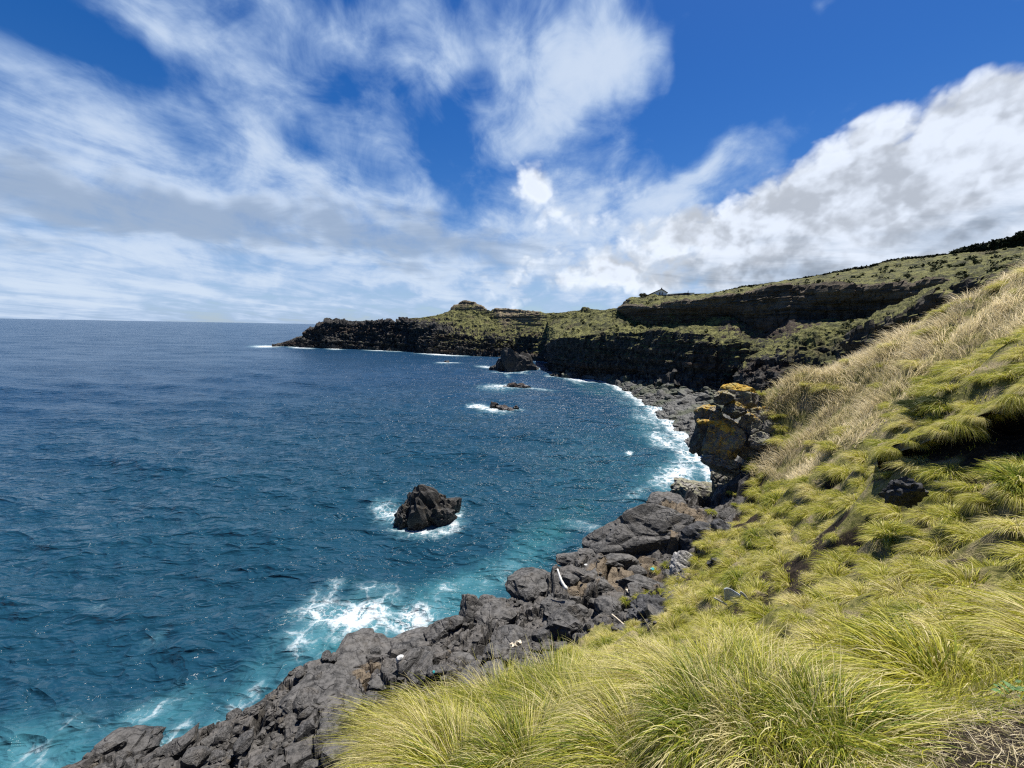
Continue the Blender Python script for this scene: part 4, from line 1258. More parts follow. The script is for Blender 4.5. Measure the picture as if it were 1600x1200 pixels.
# ------------------------------------------------------------------ the lichen pillar on the shoulder of the slope
def pillar():
    base = at(1128, 770, 31.5)
    root = link('rock_pillar', None, loc=base)
    tag(root, 'overhanging stacked rock pillar with orange lichen beside the dry grass', 'rock pillar')
    blocks = [  # px, py, width, height, depth m, d, seed, lichen on top, lichen spots, tilt, cut
        (1131, 622, 34, 22, 1.2, 30.7, 201, 0.05, 0.0, (-0.10, -0.10), 'rock_block', 'flat topped dark block on the left of the pillar top'),
        (1154, 617, 54, 38, 1.5, 31.6, 202, 0.46, 0.04, (-0.12, 0.06), 'cap_block', 'cap block covered with orange lichen'),
        (1107, 650, 42, 40, 1.7, 31.5, 203, 0.10, 0.0, (-0.2, -0.35), 'rock_block', None),
        (1147, 641, 34, 24, 1.3, 30.9, 204, 0.14, 0.0, (-0.45, 0.25), 'rock_block', None),
        (1131, 684, 54, 66, 2.0, 30.9, 205, 0.02, 0.0, (-0.22, 0.10), 'rock_block', 'broad middle block with an orange lichen patch'),
        (1098, 684, 34, 60, 1.7, 31.4, 206, 0.0, 0.0, (-0.1, 0.34), 'rock_block', None),
        (1125, 723, 62, 30, 2.0, 30.6, 207, -0.2, -0.1, (-0.62, 0.10), 'rock_block', 'brown jutting lower lip of the pillar'),
        (1170, 670, 34, 48, 1.5, 31.8, 208, 0.02, 0.0, (-0.42, 0.3), 'rock_block', None),
        (1168, 704, 32, 36, 1.5, 31.3, 209, 0.0, 0.0, (-0.45, -0.2), 'rock_block', None),
        (1206, 672, 50, 42, 1.9, 32.0, 210, 0.0, 0.0, (0.1, 0.0), 'rock_block', None),
        (1208, 644, 60, 18, 1.4, 33.6, 211, 0.0, 0.0, (0.0, 0.0), 'rock_block', None),
        (1136, 758, 48, 56, 1.8, 33.0, 212, -0.3, -0.2, (0.0, 0.0), 'rock_block', None),
        (1096, 790, 110, 64, 2.6, 34.0, 213, -0.3, -0.2, (0.0, 0.0), 'rock_block', None),
        (1150, 790, 50, 60, 2.0, 31.5, 214, -0.3, -0.2, (0.0, 0.0), 'rock_block', None),
        (1192, 690, 36, 30, 1.5, 31.0, 221, 0.0, 0.0, (-0.3, 0.2), 'rock_block', None),
        (1224, 668, 34, 26, 1.3, 32.2, 222, 0.0, 0.0, (-0.3, -0.2), 'rock_block', None),
        (1232, 648, 40, 14, 1.2, 33.6, 223, 0.0, 0.0, (-0.3, 0.1), 'rock_block', None),
        (1190, 648, 34, 26, 1.3, 32.4, 224, 0.06, 0.0, (-0.2, -0.1), 'rock_block', None),
        (1110, 668, 40, 30, 1.4, 30.8, 215, 0.12, 0.0, (0.1, -0.1), 'rock_block', None),
        (1072, 770, 44, 34, 1.8, 33.5, 216, -0.3, -0.2, (0.0, 0.0), 'rock_block', None),
    ]
    for px, py, w, h, dep, d, sd, lt, ls, tl, nm, lab in blocks:
        c0 = at(px, py, d)
        mpp = depth_of(c0) / FPX
        p, f = rock_geo(sd, 5, 13, 0.07, (0.60, 0.95), freq=2.4, boxy=0.72)
        # square it up a little: blocks split along joints
        q = np.abs(p) ** 0.96 * np.sign(p)
        q = q / np.abs(q).max(0)
        q = q * np.array([w * 0.5 * mpp * 1.05, dep * 0.5, h * 0.5 * mpp * 1.05])
        up = q[:, 2] / (h * 0.5 * mpp)
        cx, sx, cy, sy = math.cos(tl[0]), math.sin(tl[0]), math.cos(tl[1]), math.sin(tl[1])
        q = np.stack([q[:, 0] * cy + q[:, 2] * sy, q[:, 1], -q[:, 0] * sy + q[:, 2] * cy], -1)
        q = np.stack([q[:, 0], q[:, 1] * cx - q[:, 2] * sx, q[:, 1] * sx + q[:, 2] * cx], -1)
        a = -math.atan2(c0[0], c0[1])
        q = np.stack([q[:, 0] * math.cos(a) - q[:, 1] * math.sin(a), q[:, 0] * math.sin(a) + q[:, 1] * math.cos(a), q[:, 2]], -1)
        q = q + fbm((q + c0) * 1.4, 4, 0.55, seed=sd)[:, None] * 0.10
        lich = np.where(up > 0.35, lt, ls) + 0.345
        lich = lich + 0.16 * sstep(up, 0.2, 0.9) * (lt > 0)
        if sd == 205:
            s_ = at(1134, 664, 30.2) - c0
            lich = np.maximum(lich, 0.50 + 0.42 * np.exp(-((q - s_) ** 2).sum(1) / 0.16))
        me = mesh_from(nm, q + c0 - base, f, M_LICHEN, {'lichen': lich})
        o = link(nm, me, root)
        if lab:
            o['label'] = lab


pillar()


# ------------------------------------------------------------------ grass
def grass_material(name, green, yellow, straw, trans=0.45):
    m, N = new_mat(name)
    tone, t = attr(N, 'tone'), attr(N, 'along')
    info = N.n('ShaderNodeObjectInfo').outputs['Random']
    tn = N.math('ADD', tone, N.math('MULTIPLY', N.math('ADD', info, -0.5), 0.35))
    tn = N.math('ADD', tn, N.math('MULTIPLY', t, 0.16))
    c_ = N.mix(N.smooth(tn, 0.08, 0.52), green, yellow)
    c_ = N.mix(N.smooth(tn, 0.56, 0.86), c_, straw)
    d = N.n('ShaderNodeBsdfPrincipled', {'Base Color': c_, 'Roughness': 0.55, 'Specular IOR Level': 0.25})
    tr = N.n('ShaderNodeBsdfTranslucent', {'Color': c_})
    mx = N.n('ShaderNodeMixShader', {0: trans, 1: d.outputs[0], 2: tr.outputs[0]})
    N.n('ShaderNodeOutputMaterial', {'Surface': mx.outputs[0]})
    return m


M_GRASS = grass_material('fescue', (0.130, 0.185, 0.022), (0.46, 0.44, 0.060), (0.66, 0.58, 0.30))
M_DRY = grass_material('dry_grass', (0.26, 0.24, 0.10), (0.62, 0.52, 0.31), (0.80, 0.70, 0.50), 0.50)


def blades(root, d0, L, bend, w, S, droop=0.35, curl=1.0, rng=None, facing=None):
    """Ribbons: root (N,3), start direction d0 (N,3), length L, horizontal bend vector (N,3), width w.
    Returns vertices, faces and the position along the blade."""
    n = len(root)
    t = np.linspace(0, 1, S + 1)[None, :, None]
    L_ = L[:, None, None]
    path = root[:, None] + L_ * (d0[:, None] * (t - 0.30 * t * t) + bend[:, None] * (t ** 1.8) - np.array([0, 0, 1.0]) * (droop[:, None, None] if hasattr(droop, '__len__') else droop) * t ** 2.4)
    tang = np.gradient(path, axis=1)
    if facing is None:
        facing = rng.normal(size=(n, 3))
    side = np.cross(tang, facing[:, None, :])
    side /= np.linalg.norm(side, axis=-1, keepdims=True) + 1e-9
    ww = (w[:, None, None] * (1 - 0.88 * t ** 1.6)) * 0.5
    v = np.stack([path - side * ww, path + side * ww], 2)            # n, S+1, 2, 3
    idx = np.arange(n)[:, None] * (2 * (S + 1)) + np.arange(S)[None, :] * 2
    f = np.stack([idx, idx + 1, idx + 3, idx + 2], -1).reshape(-1, 4)
    along = np.broadcast_to(t, (n, S + 1, 2, 1)[:0] or (n, S + 1, 1)).repeat(2, axis=2).reshape(-1)
    return v.reshape(-1, 3), f, along, 2 * (S + 1)


def tussock_geo(seed, n, rad, L, w, S, lean, spread=0.75, droop=0.45, tone=0.35, tvar=0.22, lvar=0.35, clump=0.5, flat=0.0):
    rs = np.random.default_rng(seed)
    a = rs.uniform(0, 2 * math.pi, n)
    q = np.sqrt(rs.random(n))
    root = np.stack([np.cos(a) * q * rad, np.sin(a) * q * rad, -0.05 * np.ones(n) - 0.10 * q * rad], -1)
    out = np.stack([np.cos(a), np.sin(a), np.zeros(n)], -1)
    tilt = spread * (0.25 + 0.75 * q) * rs.uniform(0.5, 1.3, n)
    # blades lie together in locks
    lock = np.stack([fbm(np.c_[root[:, :2] * 5.5 / max(rad, .2) * 0.4 + seed, 0 * a], 2, seed=seed % 50), fbm(np.c_[root[:, :2] * 5.5 / max(rad, .2) * 0.4 + seed, 0 * a + 9], 2, seed=seed % 50 + 1), np.zeros(n)], -1) * clump
    jit = rs.normal(size=(n, 3)) * 0.13
    d0 = out * tilt[:, None] + np.array([0, 0, 1.0]) + lock + jit + np.array(lean) * 0.35
    d0 /= np.linalg.norm(d0, axis=1, keepdims=True)
    ln = L * (1 - lvar * rs.random(n)) * (1.0 - 0.25 * q)
    bend = out * (0.30 * spread * rs.uniform(0.4, 1.3, n))[:, None] + np.array(lean) * rs.uniform(0.4, 1.0, n)[:, None] + lock * 0.5
    dr = droop * rs.uniform(0.5, 1.35, n)
    v, f, al, k = blades(root, d0, ln, bend, w * rs.uniform(0.6, 1.25, n), S, dr, rng=rs)
    tn = np.clip(tone + tvar * rs.normal(size=n) + 0.25 * lock[:, 0], 0, 1)
    tn = np.where(rs.random(n) < 0.08, 0.9, tn)
    return v, f, {'tone': np.repeat(tn, k), 'along': al}


def rot_z(v, a):
    c_, s_ = math.cos(a), math.sin(a)
    return np.stack([v[0] * c_ - v[1] * s_, v[0] * s_ + v[1] * c_, v[2]])


# --- the big tussocks at the camera's feet
BIG = [  # px, py, d of the root, radius, blades, length, lean (right, away, up), tone, label
    (690, 1185, 2.85, 0.30, 6500, 0.98, (-0.34, -0.10, 0), 0.46, 'big arching grass tussock at the lower left, combed to the left'),
    (785, 1165, 2.95, 0.28, 5200, 0.92, (-0.15, 0.05, 0), 0.28, 'upright green grass tussock with thin stalks, second from the left'),
    (880, 1150, 3.00, 0.30, 6000, 0.95, (0.10, 0.05, 0), 0.24, 'bright green grass tussock in the middle of the bottom edge'),
    (985, 1130, 2.95, 0.28, 5200, 0.86, (-0.10, -0.20, 0), 0.36, 'yellow green grass tussock behind the straw coloured one'),
    (1095, 1130, 2.55, 0.26, 6500, 0.92, (-0.45, -0.22, 0), 0.66, 'straw coloured grass tussock drooping to the left, near the bottom edge'),
    (1200, 1120, 2.75, 0.32, 7500, 0.88, (0.55, -0.34, 0), 0.26, 'largest bright green grass tussock swept to the lower right'),
    (1010, 1235, 1.95, 0.26, 4200, 0.70, (-0.2, -0.1, 0), 0.42, 'grass tussock cut by the bottom edge, between the straw and the green ones'),
    (830, 1240, 2.10, 0.26, 4200, 0.66, (0.05, -0.05, 0), 0.22, 'low green grass tussock at the very bottom edge'),
    (1330, 1200, 2.15, 0.26, 4200, 0.58, (0.40, -0.18, 0), 0.30, 'grass tussock at the bottom edge beside the bare earth'),
    (720, 1260, 2.30, 0.26, 3600, 0.70, (-0.30, -0.10, 0), 0.34, 'small leaning tussock between the lower left ones at the bottom edge'),
    (920, 1215, 2.35, 0.26, 4200, 0.74, (0.05, -0.12, 0), 0.40, 'mixed green and straw tussock in the gap at the bottom centre'),
    (1150, 1225, 2.05, 0.28, 5200, 0.78, (0.30, -0.22, 0), 0.30, 'green tussock fallen to the right at the bottom edge, under the largest one'),
    (1250, 1215, 2.10, 0.26, 4600, 0.78, (0.42, -0.20, 0), 0.22, 'deep green tussock lying over to the right at the bottom edge'),
    (680, 1260, 2.50, 0.26, 4200, 0.78, (-0.35, -0.15, 0), 0.50, 'pale grass tussock in the bottom left corner of the grass'),
]


def big_tussocks():
    for i, (px, py, d, rad, n, L, lean, tone, lab) in enumerate(BIG):
        q = at(px, py, d)
        q[2] = float(ground_z(np.array([q[0]]), np.array([q[1]]))[0])
        root = link('grass_tussock', None, loc=q)
        tag(root, lab, 'grass tussock', 'big grass tussocks at the front')
        v, f, at_ = tussock_geo(300 + i, int(n * 1.25), rad, L * 1.12, 0.0049, 7, lean, 0.85, 0.50, tone - 0.04, 0.30, 0.45, 0.75)
        link('leaf_blades', mesh_from('leaf_blades', v, f, M_GRASS, at_, smooth=True), root)
        v, f, at_ = tussock_geo(400 + i, int(n * 0.30), rad * 1.15, L * 1.05, 0.0043, 6, tuple(0.9 * x for x in lean), 1.15, 0.62, 0.86, 0.10, 0.5, 0.4)
        link('dead_blades', mesh_from('dead_blades', v, f, M_GRASS, at_, smooth=True), root)
        v, f, at_ = tussock_geo(500 + i, 90, rad * 0.9, L * 1.28, 0.0042, 8, (lean[0] * 0.5 + 0.05, lean[1] * 0.4 + 0.05, 0), 0.62, 0.22, 0.80, 0.14, 0.3, 0.3)
        link('seed_stalks', mesh_from('seed_stalks', v, f, M_GRASS, at_, smooth=True), root)


big_tussocks()


def to_px(p):
    rel = p - np.array([0, 0, CAM_Z])
    zc = rel @ _f
    return 800 + FPX * (rel @ _r) / zc, 600 - FPX * (rel @ _u) / zc, zc


def in_poly(x, y, poly):
    poly = np.asarray(poly, float)
    inside = np.zeros(x.shape, bool)
    j = len(poly) - 1
    for i in range(len(poly)):
        xi, yi, xj, yj = *poly[i], *poly[j]
        with np.errstate(divide='ignore', invalid='ignore'):
            cnd = ((yi > y) != (yj > y)) & (x < (xj - xi) * (y - yi) / (yj - yi) + xi)
        inside ^= cnd
        j = i
    return inside


DRY = [(1186, 560), (1240, 550), (1300, 520), (1400, 480), (1500, 430), (1600, 370), (1900, 200), (1900, 470), (1600, 520), (1540, 560), (1450, 590), (1440, 622), (1410, 656), (1370, 690), (1330, 720), (1290, 742), (1240, 756), (1200, 752), (1172, 750), (1166, 720), (1212, 700), (1234, 690), (1232, 660), (1200, 640)]


def bare_at(x, y):
    b = np.zeros(x.shape)
    for q, rad in BARE:
        b = np.maximum(b, 1 - np.hypot(x - q[0], y - q[1]) / rad)
    return b


def slope_points(n, seed, rmin=3.0, rmax=40.0, az0=-30, az1=64):
    rs = np.random.default_rng(seed)
    az = rs.uniform(R(az0), R(az1), n)
    r = np.sqrt(rs.uniform(rmin ** 2, rmax ** 2, n))
    x, y = r * np.sin(az), r * np.cos(az)
    return x, y, rs


def slope_tussocks():
    # one variant of each build; the copies share its mesh
    var = []
    for k in range(7):
        lean = [(-0.22, -0.06, 0), (-0.08, -0.18, 0), (0.14, -0.14, 0), (-0.18, 0.10, 0), (0.05, -0.20, 0), (-0.26, -0.12, 0), (0.18, -0.05, 0)][k]
        v, f, a = tussock_geo(600 + k, 1500, 0.24, 0.58 + 0.04 * (k % 3), 0.0095, 4, lean, 1.05, 0.48, 0.34 + 0.08 * (k % 4), 0.20, 0.5, 0.65)
        var.append(mesh_from('slope_tussock', v, f, M_GRASS, a, smooth=True))
    x, y, rs = slope_points(30000, 91, 3.4, 40.0, -22, 66)
    g = grass_in(x, y)
    z = ground_z(x, y)
    px, py, zc = to_px(np.stack([x, y, z], -1))
    dry = in_poly(px, py, DRY)
    ok = (g > 0.15) & (bare_at(x, y) < 0.10) & (~dry | (rs.random(len(x)) < 0.02)) & (zc > 1) & (px > 300) & (px < 1760) & (py < 1330) & (z > 3.0)
    # keep clear of the big ones in front and of the far side of the ridge
    r = np.hypot(x, y)
    ok &= r > 3.3
    pts = []
    cell = {}
    for i in np.where(ok)[0]:
        rad = 0.44 + 0.36 * ((i * 7919) % 97) / 97.0
        key = (int(x[i] // 0.9), int(y[i] // 0.9))
        bad = False
        for dx in (-1, 0, 1):
            for dy in (-1, 0, 1):
                for j in cell.get((key[0] + dx, key[1] + dy), ()):
                    if (x[i] - x[j]) ** 2 + (y[i] - y[j]) ** 2 < rad * rad:
                        bad = True
        if bad:
            continue
        cell.setdefault(key, []).append(i)
        pts.append(i)
    pts = np.array(pts)
    order = pts[np.argsort(r[pts])]
    inview = (px[order] > -20) & (px[order] < 1620) & (py[order] < 1215)
    things = order[inview][:225]
    rest = np.setdiff1d(order, things)
    tone_n = fbm(np.c_[x * 0.3, y * 0.3, 0 * x], 3, seed=55)
    first = {}
    for n_, i in enumerate(things):
        k = int(rs.integers(0, 7))
        s = rs.uniform(0.65, 1.3)
        o = link('grass_tussock', var[k], loc=(x[i], y[i], z[i] - 0.02), rot=(rs.normal() * 0.12, -0.25 + rs.normal() * 0.12, rs.normal() * 0.45), scale=(s, s, s * rs.uniform(0.75, 1.1)))
        a_, b_ = px[i], py[i]
        zone = ('in the dry tan grass near the ridge' if dry[i] else 'close by on the right, just beyond the front row' if r[i] < 5.5 else 'at the slope edge by the grey plastic sheet' if a_ < 1180 and r[i] > 8 else
                'below the dark earth bank on the right' if a_ > 1380 and b_ > 760 else 'above the dark earth bank on the right' if a_ > 1380 else 'in the middle of the green slope')
        size = 'wide' if s > 1.08 else 'small' if s < 0.85 else 'middling'
        tag(o, size + ' yellow green grass tussock ' + zone, 'grass tussock', size + ' tussocks ' + zone)
        first.setdefault(k, o)
    # the rest, further off, as one mass
    P = np.stack([x[rest], y[rest], z[rest] - 0.02], -1)
    me = bpy.data.meshes.new('slope_grass')
    me.vertices.add(len(P))
    me.vertices.foreach_set('co', P.astype(np.float32).ravel())
    ro = me.attributes.new('rot', 'FLOAT_VECTOR', 'POINT')
    ro.data.foreach_set('vector', np.stack([rs.normal(size=len(P)) * 0.12, -0.25 + rs.normal(size=len(P)) * 0.12, rs.normal(size=len(P)) * 0.45], -1).astype(np.float32).ravel())
    sc = me.attributes.new('size', 'FLOAT', 'POINT')
    sc.data.foreach_set('value', (rs.uniform(0.75, 1.3, len(P)) * (1 + 0.35 * sstep(r[rest], 10, 28))).astype(np.float32))
    ix = me.attributes.new('pick', 'INT', 'POINT')
    ix.data.foreach_set('value', rs.integers(0, len(first), len(P)).astype(np.int32))
    o = link('slope_grass', me)
    tag(o, kind='stuff')
    ng = bpy.data.node_groups.new('slope_grass', 'GeometryNodeTree')
    ng.interface.new_socket('Geometry', in_out='INPUT', socket_type='NodeSocketGeometry')
    ng.interface.new_socket('Geometry', in_out='OUTPUT', socket_type='NodeSocketGeometry')
    N = NT(ng)
    gi = N.n('NodeGroupInput'); go = N.n('NodeGroupOutput')
    jn = N.n('GeometryNodeJoinGeometry')
    for k, ob in first.items():
        oi = N.n('GeometryNodeObjectInfo', transform_space='ORIGINAL')
        oi.inputs['Object'].default_value = ob
        oi.inputs['As Instance'].default_value = True
        ng.links.new(oi.outputs['Geometry'], jn.inputs[0])
    def named(nm, typ):
        nd = N.n('GeometryNodeInputNamedAttribute', data_type=typ)
        nd.inputs['Name'].default_value = nm
        return nd.outputs[0]
    ip = N.n('GeometryNodeInstanceOnPoints', {'Points': gi.outputs[0], 'Instance': jn.outputs[0], 'Pick Instance': True,
             'Instance Index': named('pick', 'INT'), 'Rotation': named('rot', 'FLOAT_VECTOR'), 'Scale': named('size', 'FLOAT')})
    ng.links.new(ip.outputs[0], go.inputs[0])
    md = o.modifiers.new('grass', 'NODES')
    md.node_group = ng
    print('tussocks', len(things), 'rest', len(rest))


slope_tussocks()


def turf(name, n, seed, rmin, rmax, Lr, w, S, mat, tone, lean, dry_only, dens=None, tvar=0.2, upright=0.9, droop=0.35):
    x, y, rs = slope_points(n, seed, rmin, rmax, -24 if not dry_only else 26, 68)
    g = grass_in(x, y)
    z0 = BASE(x, y)
    px, py, zc = to_px(np.stack([x, y, z0], -1))
    wob = 38 * fbm(np.c_[x * 0.6, y * 0.6, 0 * x], 3, seed=seed)
    dry = in_poly(px + wob, py + wob * 0.4, DRY)
    ok = (g > 0.0) & (bare_at(x, y) < 0.30) & (zc > 0.8) & (px < 1850) & (px > 200) & (py < 1400)
    hollow = fbm(np.c_[x * 1.1, y * 1.1, 0 * x], 3, seed=66)
    ok &= (dry & (hollow > -0.33)) if dry_only else (~dry & (hollow > rs.uniform(-0.6, 0.14, len(x))))
    x, y = x[ok], y[ok]
    n = len(x)
    z = ground_z(x, y)
    p3 = np.c_[x, y, 0 * x]
    lx, ly = fbm(p3 * 0.9, 3, seed=61), fbm(p3 * 0.9 + 40, 3, seed=62)
    lock = np.stack([lx, ly, 0 * lx], -1)
    root = np.stack([x, y, z - 0.03], -1)
    d0 = np.array([0, 0, upright]) + lock * 0.55 + rs.normal(size=(n, 3)) * 0.20 + np.array(lean) * 0.5
    d0 /= np.linalg.norm(d0, axis=1, keepdims=True)
    L = rs.uniform(Lr[0], Lr[1], n) * (1 + 0.35 * fbm(p3 * 0.5, 3, seed=63))
    bend = np.array(lean) * rs.uniform(0.3, 1.0, n)[:, None] + lock * 0.5 + rs.normal(size=(n, 3)) * np.array([0.12, 0.12, 0])
    r = np.hypot(x, y)
    v, f, al, k = blades(root, d0, L, bend, w * (0.6 + 0.02 * r) * rs.uniform(0.7, 1.2, n), S, droop * rs.uniform(0.5, 1.3, n), rng=rs)
    tn = np.clip(tone + tvar * rs.normal(size=n) + 0.42 * fbm(p3 * 0.42, 3, seed=64), 0, 1)
    o = link(name, mesh_from(name, v, f, mat, {'tone': np.repeat(tn, k), 'along': al}, smooth=True))
    tag(o, kind='stuff')
    print(name, n)


turf('short_grass', 150000, 95, 2.0, 34.0, (0.14, 0.34), 0.012, 2, M_GRASS, 0.44, (-0.22, -0.18, 0), False, droop=0.4)
turf('dry_grass', 120000, 96, 17.0, 40.0, (0.60, 1.15), 0.016, 3, M_DRY, 0.55, (-0.16, -0.05, 0), True, tvar=0.22, droop=0.18)
turf('front_thatch', 26000, 97, 1.2, 4.6, (0.22, 0.45), 0.006, 4, M_GRASS, 0.55, (0.05, -0.25, 0), False, droop=0.45, upright=0.7)


def litter():
    rs = np.random.default_rng(98)
    n = 6800
    c0 = at(1540, 1180, 2.35)
    x = c0[0] + rs.normal(size=n) * 0.55
    y = c0[1] + rs.normal(size=n) * 0.40
    z = ground_z(x, y) + rs.uniform(0.0, 0.035, n)
    a = rs.normal(size=n) * 0.9 - 0.4
    d0 = np.stack([np.cos(a), np.sin(a), rs.normal(size=n) * 0.16], -1)
    v, f, al, k = blades(np.stack([x, y, z], -1), d0, rs.uniform(0.04, 0.17, n), rs.normal(size=(n, 3)) * np.array([0.10, 0.10, 0.02]), np.full(n, 0.0021), 3, np.full(n, 0.05), rng=rs)
    tag(link('straw_litter', mesh_from('straw_litter', v, f, M_DRY, {'tone': np.repeat(np.clip(0.36 + 0.28 * rs.normal(size=n), 0, 1), k), 'along': al}, smooth=True)), kind='stuff')


litter()


def hit(px, py, d0=6.0, d1=42.0):
    """Where the sight line through a photo pixel meets the ground."""
    d = np.arange(d0, d1, 0.1)
    v = ray(px, py)
    q = np.array([0, 0, CAM_Z])[None] + v[None] * (d / math.hypot(v[0], v[1]))[:, None]
    g = ground_z(q[:, 0], q[:, 1])
    i = int(np.argmax(q[:, 2] < g))
    return np.array([q[i, 0], q[i, 1], g[i]])


def bank_tufts():
    v, f, a = tussock_geo(710, 900, 0.26, 0.80, 0.0105, 5, (-0.55, -0.45, 0), 0.8, 0.95, 0.42, 0.16)
    me = mesh_from('grass_tussock', v, f, M_GRASS, a, smooth=True)
    rs = np.random.default_rng(19)
    bk = curve_fn(BANK)
    for px in list(range(1384, 1640, 13)) * 2 + list(range(1390, 1640, 19)):
        y_, d_ = bk(px)
        o_ = rs.uniform(0.0, 2.6)
        q = at(px, y_ - 1 - 4.2 * o_, d_ + o_)
        s = rs.uniform(0.32, 0.60)
        o = link('grass_tussock', me, loc=q - np.array([0, 0, 0.08]), rot=(0, 0, rs.normal() * 0.4), scale=s)
        tag(o, 'grass tussock hanging over the lip of the dark earth bank', 'grass tussock', 'tussocks along the lip of the bank')
    for px, py in ((1440, 752), (1462, 742), (1486, 732), (1530, 748), (1424, 734), (1500, 742), (1580, 756), (1470, 712), (1545, 726), (1596, 738), (1520, 716)):
        q = hit(px, max(py, 772) + rs.uniform(-8, 14))
        s = rs.uniform(0.35, 0.6)
        o = link('grass_tussock', me, loc=q, rot=(0, 0, rs.normal() * 0.8), scale=s)
        tag(o, 'smaller grass tussock on the shaded ledge below the dark earth bank', 'grass tussock', 'tussocks on the ledge under the bank')


bank_tufts()


def weeds():
    """A low broad-leaved weed at the path edge, and a dark shrubby tuft in the dry grass."""
    m = plain('weed_leaf', (0.06, 0.13, 0.03), 0.5, 0.35, 0.3, 20.0)
    q = hit(1596, 1098, 1.8, 6.0)
    root = link('weed', None, loc=q)
    tag(root, 'low green broad leaved weed at the right edge above the bare earth', 'weed')
    rs = np.random.default_rng(12)
    u = np.linspace(0, 1, 6)
    prof = 0.5 * np.sin(np.pi * u ** 0.8) + 0.03
    vs = []
    for x_, w_l in zip(u, prof):
        z_ = 0.35 * x_ - 0.45 * x_ * x_
        vs += [(x_, -w_l * 0.45, z_ + 0.05 * w_l), (x_, 0, z_ - 0.03), (x_, w_l * 0.45, z_ + 0.05 * w_l)]
    fs = grid_faces(6, 3)
    me = mesh_from('leaf', np.array(vs), fs, m, smooth=True)
    for k in range(26):
        link('leaf', me, root, loc=tuple(rs.normal(size=2) * 0.05) + (0.02,), rot=(rs.normal() * 0.25, -rs.uniform(0.0, 0.7), rs.uniform(0, 6.28)), scale=rs.uniform(0.03, 0.06))
    dk = grass_material('dark_rush', (0.035, 0.055, 0.016), (0.075, 0.095, 0.028), (0.16, 0.15, 0.06), 0.25)
    for k, (px, py, s, lab) in enumerate(((1448, 640, 1.5, 'dark green rushy clump at the lower edge of the dry tan grass'), (1470, 634, 1.1, 'smaller dark rushy clump beside the bigger one in the dry grass'), (1240, 760, 0.9, 'dark green clump on the slope right of the lichen pillar'))):
        v, f, a = tussock_geo(720 + k, 1500, 0.30, 0.62, 0.012, 4, (-0.1, -0.1, 0), 0.8, 0.35, 0.3, 0.2)
        q = hit(px, py, 8, 40)
        o = link('rush_clump', mesh_from('rush_clump', v, f, dk, a, smooth=True), loc=q, scale=s)
        tag(o, lab, 'rush clump')


weeds()


# ------------------------------------------------------------------ scrub, house and walls on the far plateau
def scrub_material():
    m, N = new_mat('dark_scrub')
    P = N.n('ShaderNodeNewGeometry').outputs['Position']
    n = N.noise(P, 1.4, 6.0, 0.7)
    c_ = N.mix(N.smooth(n, 0.35, 0.68), (0.012, 0.018, 0.010), (0.045, 0.055, 0.022))
    bp = N.n('ShaderNodeBump', {'Height': n, 'Strength': 1.0, 'Distance': 0.8})
    finish(N, c_, 0.9, bp.outputs[0], 0.15)
    return m


M_SCRUB = scrub_material()


def leaf_clumps(name, spine, rad, n, size, seed, mat, parent=None):
    """Leafy mass: small leaf faces through a volume about the given line of points (N,3) with radii."""
    rs = np.random.default_rng(seed)
    k = rs.integers(0, len(spine), n)
    u = rs.normal(size=(n, 3)); u /= np.linalg.norm(u, axis=1, keepdims=True)
    q = spine[k] + u * (rad[k] * rs.uniform(0.45, 1.05, n))[:, None] * np.array([1, 1, 0.8])
    a = rs.normal(size=(n, 3)); a /= np.linalg.norm(a, axis=1, keepdims=True)
    b = np.cross(a, rs.normal(size=(n, 3))); b /= np.linalg.norm(b, axis=1, keepdims=True)
    s = (size * rs.uniform(0.6, 1.4, n))[:, None]
    v = np.stack([q - a * s, q + b * s * 0.6, q + a * s, q - b * s * 0.6], 1).reshape(-1, 3)
    f = np.arange(4 * n).reshape(-1, 4)
    return link(name, mesh_from(name, v, f, mat), parent)


def scrub_strip(name, pts, n, seed, size):
    """pts: rows (px, top py, bottom py, d)."""
    rs = np.random.default_rng(seed)
    fn = curve_fn(pts)
    xs = rs.uniform(pts[0][0], pts[-1][0], 900)
    S, Rr = [], []
    for x in xs:
        t, b, d = fn(x)
        p0, p1 = at(x, b, d), at(x, t, d)
        h = max(0.3, p1[2] - p0[2])
        k = max(1, int(h / 1.6))
        dd = rs.uniform(0, 5)
        for j in range(k):
            q = p0 + (p1 - p0) * rs.random()
            q = q + np.array([p0[0], p0[1], 0]) / math.hypot(p0[0], p0[1]) * dd
            q[2] = p0[2] + (h - 0.45 * min(h, 1.4)) * rs.random()
            S.append(q); Rr.append(min(0.6 * h, 1.2))
    o = leaf_clumps(name, np.array(S), np.array(Rr), n, size, seed, M_SCRUB)
    tag(o, kind='stuff')


scrub_strip('thicket', [(1487, 394, 398, 167), (1491, 389, 398, 167), (1510, 384.5, 397, 167), (1530, 379.5, 395, 167), (1560, 372.5, 391, 166), (1585, 367, 388, 166), (1600, 361.5, 386, 165), (1780, 305, 341, 160)], 34000, 5, 0.42)
scrub_strip('scrub', [(1100, 460, 461, 153), (1115, 457.5, 460, 153), (1150, 449.5, 451, 155), (1165, 446, 449, 156), (1200, 442.5, 444.5, 158), (1240, 435.5, 438.5, 159), (1290, 427, 430.5, 161), (1320, 419, 426, 163), (1357, 413, 420.5, 164), (1390, 404, 409.5, 165), (1430, 399.5, 404.5, 166), (1462, 397, 400, 167), (1490, 395, 398, 168)], 15000, 6, 0.40)


M_BUSH = plain('bush_leaf', (0.062, 0.068, 0.026), 0.85, 0.2, 0.4, 0.7)


